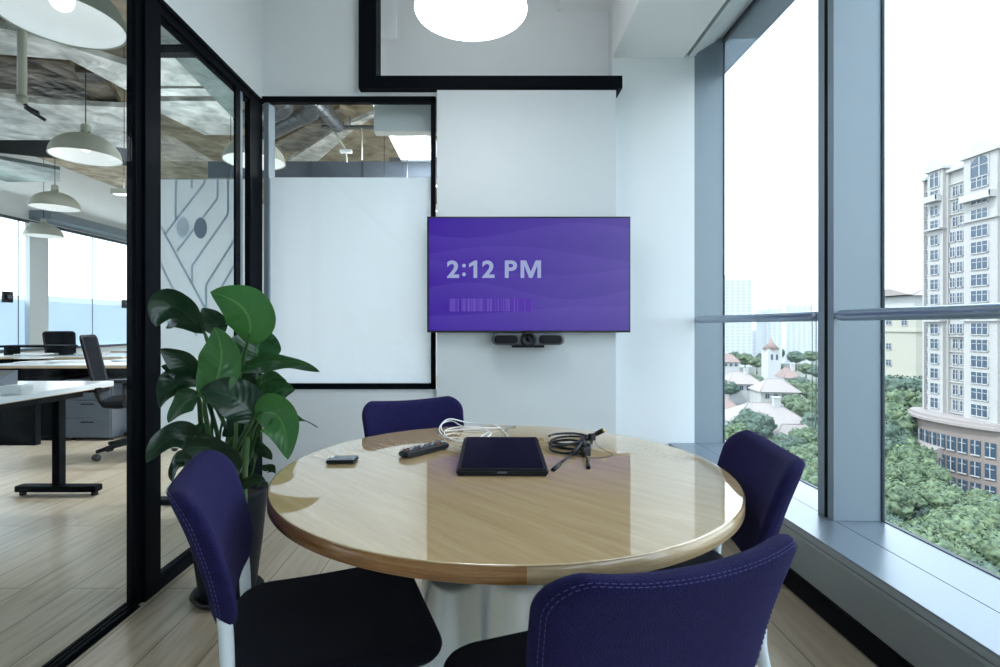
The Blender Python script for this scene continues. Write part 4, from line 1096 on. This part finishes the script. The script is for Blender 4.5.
for (px_, py_, s, k) in ((752,440,1.3,1),(741,445,1.1,0),(806,452,1.0,0),(815,470,1.0,2),(790,455,.9,1),(800,488,1.0,0),(811,500,1.0,2),(818,520,.9,1),(775,452,.8,2),(729,392,1.2,1),(740,386,1.3,2),(752,388,1.3,0),
                         (800,392,1.4,1),(812,398,1.3,0),(790,396,1.2,2),(818,376,1.3,1),(806,372,1.3,0),(735,362,1.4,1),(745,364,1.5,0),(757,366,1.4,2),(796,362,1.6,1),(812,360,1.6,2),(730,352,1.6,0),(785,356,1.6,0),
                         (822,440,1.2,1),(824,405,1.3,2),(795,410,1.1,0),(806,420,1.1,2),(764,360,1.4,1),(818,350,1.6,0),(778,374,1.2,2),
                         (890,372,1.6,1),(900,380,1.5,0),(887,392,1.4,2),(912,372,1.6,2),(895,398,1.3,1),(905,404,1.2,0),(883,412,1.2,1)):
    p_ = Q(px_, py_, GZ+4*s); plant_tree(p_.x, p_.y, s, k, *((LM, GM) if px_ < 870 else (None, None)))

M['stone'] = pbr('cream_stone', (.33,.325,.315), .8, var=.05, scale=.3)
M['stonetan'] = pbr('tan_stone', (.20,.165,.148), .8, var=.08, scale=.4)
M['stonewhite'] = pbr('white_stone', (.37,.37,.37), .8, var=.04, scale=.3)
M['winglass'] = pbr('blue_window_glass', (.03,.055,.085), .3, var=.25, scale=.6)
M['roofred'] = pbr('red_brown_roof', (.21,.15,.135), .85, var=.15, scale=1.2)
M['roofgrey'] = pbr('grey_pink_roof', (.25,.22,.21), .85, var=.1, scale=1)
M['pale'] = pbr('hazed_tower', (.46,.48,.50), .8, var=.04, scale=.2)  # distance haze put into the colour of the far buildings
# apartment tower, facade on the plane X = XT facing the room
XT = 92.0; ytop = 33.0
t = thing('apartment_tower', 'tall cream apartment tower with arched gables at the right edge', 'building', (XT+8, 97, GZ))
q = MB(); q.box(XT, XT+18, 82, 109.9, GZ, 31.5); q.box(XT-1.2, XT, 104.2, 107.8, GZ, 32.5); q.box(XT-1.6, XT, 92.6, 99.2, GZ, 32.5)
q.box(XT-.6, XT, 100.3, 103.2, -1, 20)
for z in [GZ+1+3.0*k for k in range(21)]: q.box(XT-.25, XT, 82, 110.0, z, z+.22)
for y in (109.7,107.9,104.0,99.3,92.4,89.8): q.box(XT-.5, XT, y-.22, y+.22, GZ, 31.8)
for (a0,a1,z) in ((104,108,2),(92.4,99.4,2),(104,108,20.5),(92.4,99.4,20.5)): q.box(XT-2.0, XT, a0, a1, z, z+.35)
q.build('wall','stone',t,world=True)
q = MB()
for (a0,a1,xx) in ((103.6,108.4,XT-1.7),(92.0,99.8,XT-2.1)):
    cyy=(a0+a1)/2; q.prism([(xx,a0,32.5),(xx,a0,33.1),(xx,cyy,35.2),(xx,a1,33.1),(xx,a1,32.5)], (14,0,0))
q.box(XT-.8, XT+18.5, 81.5, 110.3, 31.5, 32.1); q.prism([(XT-.5,82,32.1),(XT+3,85,35),(XT+3,108,35),(XT-.5,111,32.1)],(14,0,0))
q.build('roof','stonewhite',t,world=True)
count = 0
def bwin(xf, y0, y1, z0, z1, arch=False, parent=t):
    q = MB(); 
    if arch:
        cyy=(y0+y1)/2; r_=(y1-y0)/2
        poly=[(xf-.12,y0,z0),(xf-.12,y1,z0)]+[(xf-.12,cyy+r_*math.cos(a*PI/10),z1-r_+r_*math.sin(a*PI/10)) for a in range(11)]
        q.prism(poly,(.2,0,0),0)
        q.box(xf-.2,xf-.1,cyy-.08,cyy+.08,z0,z1,1); q.box(xf-.2,xf-.1,y0,y1,z1-r_-.06,z1-r_+.06,1)
    else:
        q.box(xf-.12,xf+.05,y0,y1,z0,z1,0)
        m_ = 2 if y1-y0 > 2.2 else 1
        for k in range(1,m_+1): yy=y0+(y1-y0)*k/(m_+1); q.box(xf-.17,xf-.1,yy-.06,yy+.06,z0,z1,1)
        q.box(xf-.17,xf-.1,y0,y1,z0+(z1-z0)*.62,z0+(z1-z0)*.62+.09,1)
    for a0,a1,b0,b1 in ((y0-.12,y0,z0-.1,z1),(y1,y1+.12,z0-.1,z1),(y0-.12,y1+.12,z0-.15,z0)): q.box(xf-.22,xf,a0,a1,b0,b1,1)
    q.build('window',['winglass','stonewhite'],parent,world=True)
for k in range(17):
    z = GZ+16+3.0*k
    if k < 15:
        bwin(XT, 108.2, 109.3, z+.7, z+2.5)
        bwin(XT-.6 if -2 < z < 19 else XT, 100.4, 101.5, z+.7, z+2.5); 
    bwin(XT-1.2, 105.1, 106.9, z+.6, z+2.5) if k < 15 else None
    if k < 15: bwin(XT-1.6, 94.3, 97.5, z+.6, z+2.6)
    if k < 15: bwin(XT-.6 if -2 < z < 19 else XT, 102.0, 103.1, z+.7, z+2.5); bwin(XT, 84.8, 88.8, z+.4, z+2.7)
bwin(XT-1.2,105.0,107.0,30-.7,32.2,True); bwin(XT-1.6,94.2,97.6,28.6,32.3,True)
for (y0,y1,z,xf) in ((104.4,107.6,26.2,XT-1.2),(92.8,99.0,24.2,XT-1.6)):
    q=MB(); q.box(xf-1.3,xf,y0,y1,z,z+.25); q.box(xf-1.3,xf-1.15,y0,y1,z+.25,z+1.2); q.box(xf-1.3,xf,y0,y0+.12,z+.25,z+1.2); q.box(xf-1.3,xf,y1-.12,y1,z+.25,z+1.2); q.build('balcony','stonewhite',t,world=True)
# podium with curved front
arc = []
for i in range(13):
    a = math.radians(200-i*9.5); arc.append((XT+1-7.0*math.cos(math.radians(-50+i*100/12)), 98-11.5*math.sin(math.radians(-50+i*100/12))*1.25))
arc = [(XT-(.8+4.6*math.sin(PI*i/12)**.6), 112-i*1.9) for i in range(13)]
zq = -17.2
q = MB(); poly = [(x,y,GZ) for x,y in arc]+[(XT-.05,arc[-1][1],GZ),(XT-.05,arc[0][1],GZ)]; q.prism(poly,(0,0,zq-GZ)); q.build('podium_wall','stonetan',t,world=True)
q = MB(); poly = [(x-1.1,y,zq) for x,y in arc]+[(XT+1,arc[-1][1],zq),(XT+1,arc[0][1],zq)]; q.prism(poly,(0,0,.5)); poly=[(x-.2,y,zq+.5) for x,y in arc]+[(XT+1,arc[-1][1],zq+.5),(XT+1,arc[0][1],zq+.5)]; q.prism(poly,(0,0,.5)); q.build('podium_roof','roofgrey',t,world=True)
for i in range(12):
    (xa,ya),(xb,yb2) = arc[i],arc[i+1]; c=Vector(((xa+xb)/2,(ya+yb2)/2,0)); an=math.atan2(yb2-ya,xb-xa)
    for z in (-20.8,-24.6,-28.4):
        q=MB(); q.obox(c+Vector((0,0,z)),(1.5,.3,2.7),rz=an,mi=0); q.obox(c+Vector((-.1,0,z)),(.1,.36,2.7),rz=an,mi=1); q.obox(c+Vector((-.03,0,z+.5)),(1.15,.36,.1),rz=an,mi=1); q.obox(c+Vector((-.05,0,z-1.25)),(1.4,.5,.2),rz=an,mi=1)
        q.build('window',['winglass','stonewhite'],t,world=True)
t = thing('entrance_lodge','small white lodge with a pitched roof in front of the podium','building',(XT-9,105,GZ))
q=MB(); q.box(XT-10,XT-5,100,108,GZ,-24); q.build('wall','stonewhite',t,world=True)
q=MB(); q.prism([(XT-11,99.4,-24),(XT-4.5,99.4,-24),(XT-4.5,99.4,-21.5)],(0,9.4,0)); q.build('roof','roofgrey',t,world=True)
for y in (101.5,104,106.5): bwin(XT-10,y-.6,y+.6,-29,-25.5,True,t)
# cream block
t = thing('cream_block','plain cream block with a low pitched roof left of the tower','building',(131,161,GZ))
q=MB(); q.box(123,146,150,172,GZ,5.4); q.box(123-.4,146,149.6,172.4,-.6,0)
q.box(119.5,123,150,166,GZ,-16); q.build('wall',pbr('cream_render',(.33,.32,.27),.8,var=.04,scale=.3),t,world=True)
q=MB(); q.box(124,144,152,168,5.4,10); q.build('wall','stonewhite',t,world=True)
q=MB(); q.prism([(122.5,150.5,10),(122.5,169.5,10),(134,160,12.5)],(0,0,.3)); q.prism([(122.5,150.5,10),(122.5,160,12.6),(122.5,169.5,10)],(22,0,0)); q.build('roof','roofgrey',t,world=True)
for z in (-22,-16,-11,-6,1.6): bwin(123,159,161,z,z+1.8,False,t)
for y in (154,167): bwin(123,y-1,y+1,1.4,3.4,False,t)
# villas
def villa(px0, px1, yr, ye, zr, label, wallm='stonewhite', roofm='roofred', dep=16, chim=True):
    A = Q((px0+px1)/2, ye, zr-4.5); Y=A.y; X=A.x; w=(px1-px0)/F*Y/2
    t = thing('villa', label, 'house', (X,Y,GZ), math.radians(-8))
    z0 = zr-4.5-GZ; z1=zr-GZ
    MB().box(-w*.9,w*.9,0,dep,0,z0).build('wall',wallm,t)
    q=MB(); v=[q.bm.verts.new(p) for p in ((-w,-1,z0),(w,-1,z0),(w,dep+1,z0),(-w,dep+1,z0),(-w*.35,dep/2,z1),(w*.35,dep/2,z1))]
    for f in ((0,1,5,4),(1,2,5),(2,3,4,5),(3,0,4),(3,2,1,0)): q._f([v[i] for i in f])
    for a,b_ in ((0,4),(1,5),(4,5)): q.tube([v[a].co.copy(), v[b_].co.copy()], .18, n=5)
    q.build('roof',roofm,t)
    n=max(3,int(w/1.8))
    for i in range(n):
        x=-w*.8+1.6*w*(i+.5)/n; q=MB(); q.box(x-.7,x+.7,-.12,.1,z0-2.6,z0-.8,0); q.box(x-.05,x+.05,-.18,-.1,z0-2.6,z0-.8,1); q.build('window',['winglass','stonewhite'],t)
    if chim: MB().box(w*.25,w*.25+1.6,dep/2-2,dep/2-.6,z1-2,z1+1.5).box(w*.25-.2,w*.25+1.8,dep/2-2.2,dep/2-.4,z1+1.5,z1+1.8).build('chimney','stonewhite',t)
    return t
villa(735,812,402,425,-19.5,'large villa with a wide pinkish hipped roof and chimney','stonewhite','roofgrey')
villa(704,745,398,414,-20.5,'villa with a red-brown roof partly hidden by the window end','stone','roofred',chim=False)
villa(770,830,432,446,-23,'low pale house below the large villa roof','stonewhite','roofgrey',8,False)
villa(728,762,368,384,-19,'small white villa left of the little spire','stonewhite','roofgrey')
villa(784,800,368,378,-18,'small villa with a red roof right of the little spire','stonewhite','roofred',10)
villa(760,800,382,392,-20,'pale roofed villa between the spire and the large villa','stone','roofgrey',12,False)
villa(722,740,352,362,-16,'small distant red-roofed villa at the window end','stonewhite','roofred',12,False)
t = thing('spire_house','small white tower house with a pointed red roof','house',(P(771,0,300).x,300,GZ))
MB().box(-3.6,3.6,-3.6,3.6,0,20).build('wall','stonewhite',t); MB().lathe([(0,27.5),(1.5,23.6),(4.8,19.8),(0,19.8)],n=8).build('roof','roofred',t)
for s in (-1.4,1.4): MB().box(s-.6,s+.6,-3.75,-3.6,14,17).build('window','winglass',t)
# distant towers
def tower(px0, px1, ytop_, Y, label, mat='pale', rows=20, cols=4, cap=True):
    X0,X1=(px0-CX)/F*Y,(px1-CX)/F*Y; zt=HC-(ytop_-CY)/F*Y
    t = thing('distant_tower',label,'building',((X0+X1)/2,Y,GZ)); w=(X1-X0)/2; h=zt-GZ
    MB().box(-w,w,0,18,0,h).box(-w*.5,w*.5,4,12,h,h+4 if cap else h+.2).build('wall',mat,t)
    for c_ in range(cols):
        x=-w+2*w*(c_+.5)/cols; q=MB()
        for r_ in range(rows):
            z=h-(r_+1)*h/(rows+1); q.box(x-w*.55/cols,x+w*.55/cols,-.3,.1,z,z+h/(rows+1)*.5)
        q.build('window_column',pbr('hazed_window',(.36,.40,.45),.5),t)  # window tone lightened to stand in for haze
    return t
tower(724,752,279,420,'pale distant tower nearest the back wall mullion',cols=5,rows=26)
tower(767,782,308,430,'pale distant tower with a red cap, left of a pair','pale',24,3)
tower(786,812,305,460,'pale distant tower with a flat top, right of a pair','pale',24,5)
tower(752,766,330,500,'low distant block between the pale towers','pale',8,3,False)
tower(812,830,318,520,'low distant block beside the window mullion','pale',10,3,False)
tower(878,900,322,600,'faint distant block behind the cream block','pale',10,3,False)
# outside the office windows on the left
def block(x0,x1,y0,y1,zt,label,mat='pale'):
    t = thing('distant_block',label,'building',((x0+x1)/2,(y0+y1)/2,GZ)); h=zt-GZ; w=(x1-x0)/2; d=(y1-y0)/2
    MB().box(-w,w,-d,d,0,h).build('wall',mat,t)
    n=int(2*d/6)
    for i in range(n):
        q=MB(); y=-d+2*d*(i+.5)/n
        for r_ in range(10): z=h-4-r_*3.4; q.box(w-.1,w+.15,y-1.6,y+1.6,z,z+1.6)
        q.build('window_column',pbr('hazed_window',(.36,.40,.45),.5),t)  # same haze-lightened window tone
block(-135,-100,118,150,8,'pale distant block outside the office window at the left edge')
block(-170,-128,176,215,9,'wide pale distant block outside the office window')
block(-185,-160,260,300,11,'tall pale distant block outside the office window')
t = thing('curved_roof_hall','long white hall with a swept roof edge outside the office','building',(-60,80,GZ))
q=MB(); q.box(-12,8,-40,22,0,28.5); q.build('wall','pale',t)
q=MB(); q.prism([(9,-42,28.5),(9,26,28.5),(9,20,31.8),(9,0,33.2),(9,-42,33.6)],(-22,0,0)); q.build('roof','stonewhite',t)
q=MB()
for i in range(14): q.box(8,8.2,-38+i*4.2,-34.4+i*4.2,24.5,28)
q.build('window_band','winglass',t)

# ------------------------------------------------------------------ light, sky, camera
w_ = bpy.data.worlds.new('sky'); scn.world = w_; w_.use_nodes = True; nt = w_.node_tree; nt.nodes.clear()
bg = N(nt,'ShaderNodeBackground'); ow = N(nt,'ShaderNodeOutputWorld')
tc = N(nt,'ShaderNodeTexCoord'); sp = N(nt,'ShaderNodeSeparateXYZ'); L(nt,tc.outputs['Generated'],sp.inputs[0])
rmp = N(nt,'ShaderNodeMapRange'); rmp.inputs[1].default_value=0; rmp.inputs[2].default_value=.8; L(nt,sp.outputs[2],rmp.inputs[0])
cc = mixc(nt, rmp.outputs[0], (.95,.98,1.0), (.82,.91,1.0)); L(nt,cc,bg.inputs[0]); bg.inputs[1].default_value=3.0
L(nt,bg.outputs[0],ow.inputs[0])
sd = bpy.data.lights.new('sun','SUN'); sd.energy=3.0; sd.angle=math.radians(3); sd.color=(1,.96,.9)
so = bpy.data.objects.new('sun',sd); COL.objects.link(so)
so.rotation_euler = Vector((.55,.25,-.8)).to_track_quat('-Z','Y').to_euler()
cd = bpy.data.cameras.new('camera'); cd.sensor_width=36; cd.lens=F/1000*36; cd.shift_x=(500-CX)/1000; cd.shift_y=-(333.5-CY)/1000; cd.clip_end=4000; cd.clip_start=.05
co = bpy.data.objects.new('camera',cd); COL.objects.link(co); co.location=(0,0,HC); co.rotation_euler=(PI/2,0,0)
scn.camera = co
scn.view_settings.view_transform='Standard'; scn.view_settings.look='None'; scn.view_settings.exposure=0.52; scn.view_settings.gamma=1; scn.view_settings.use_curve_mapping=False
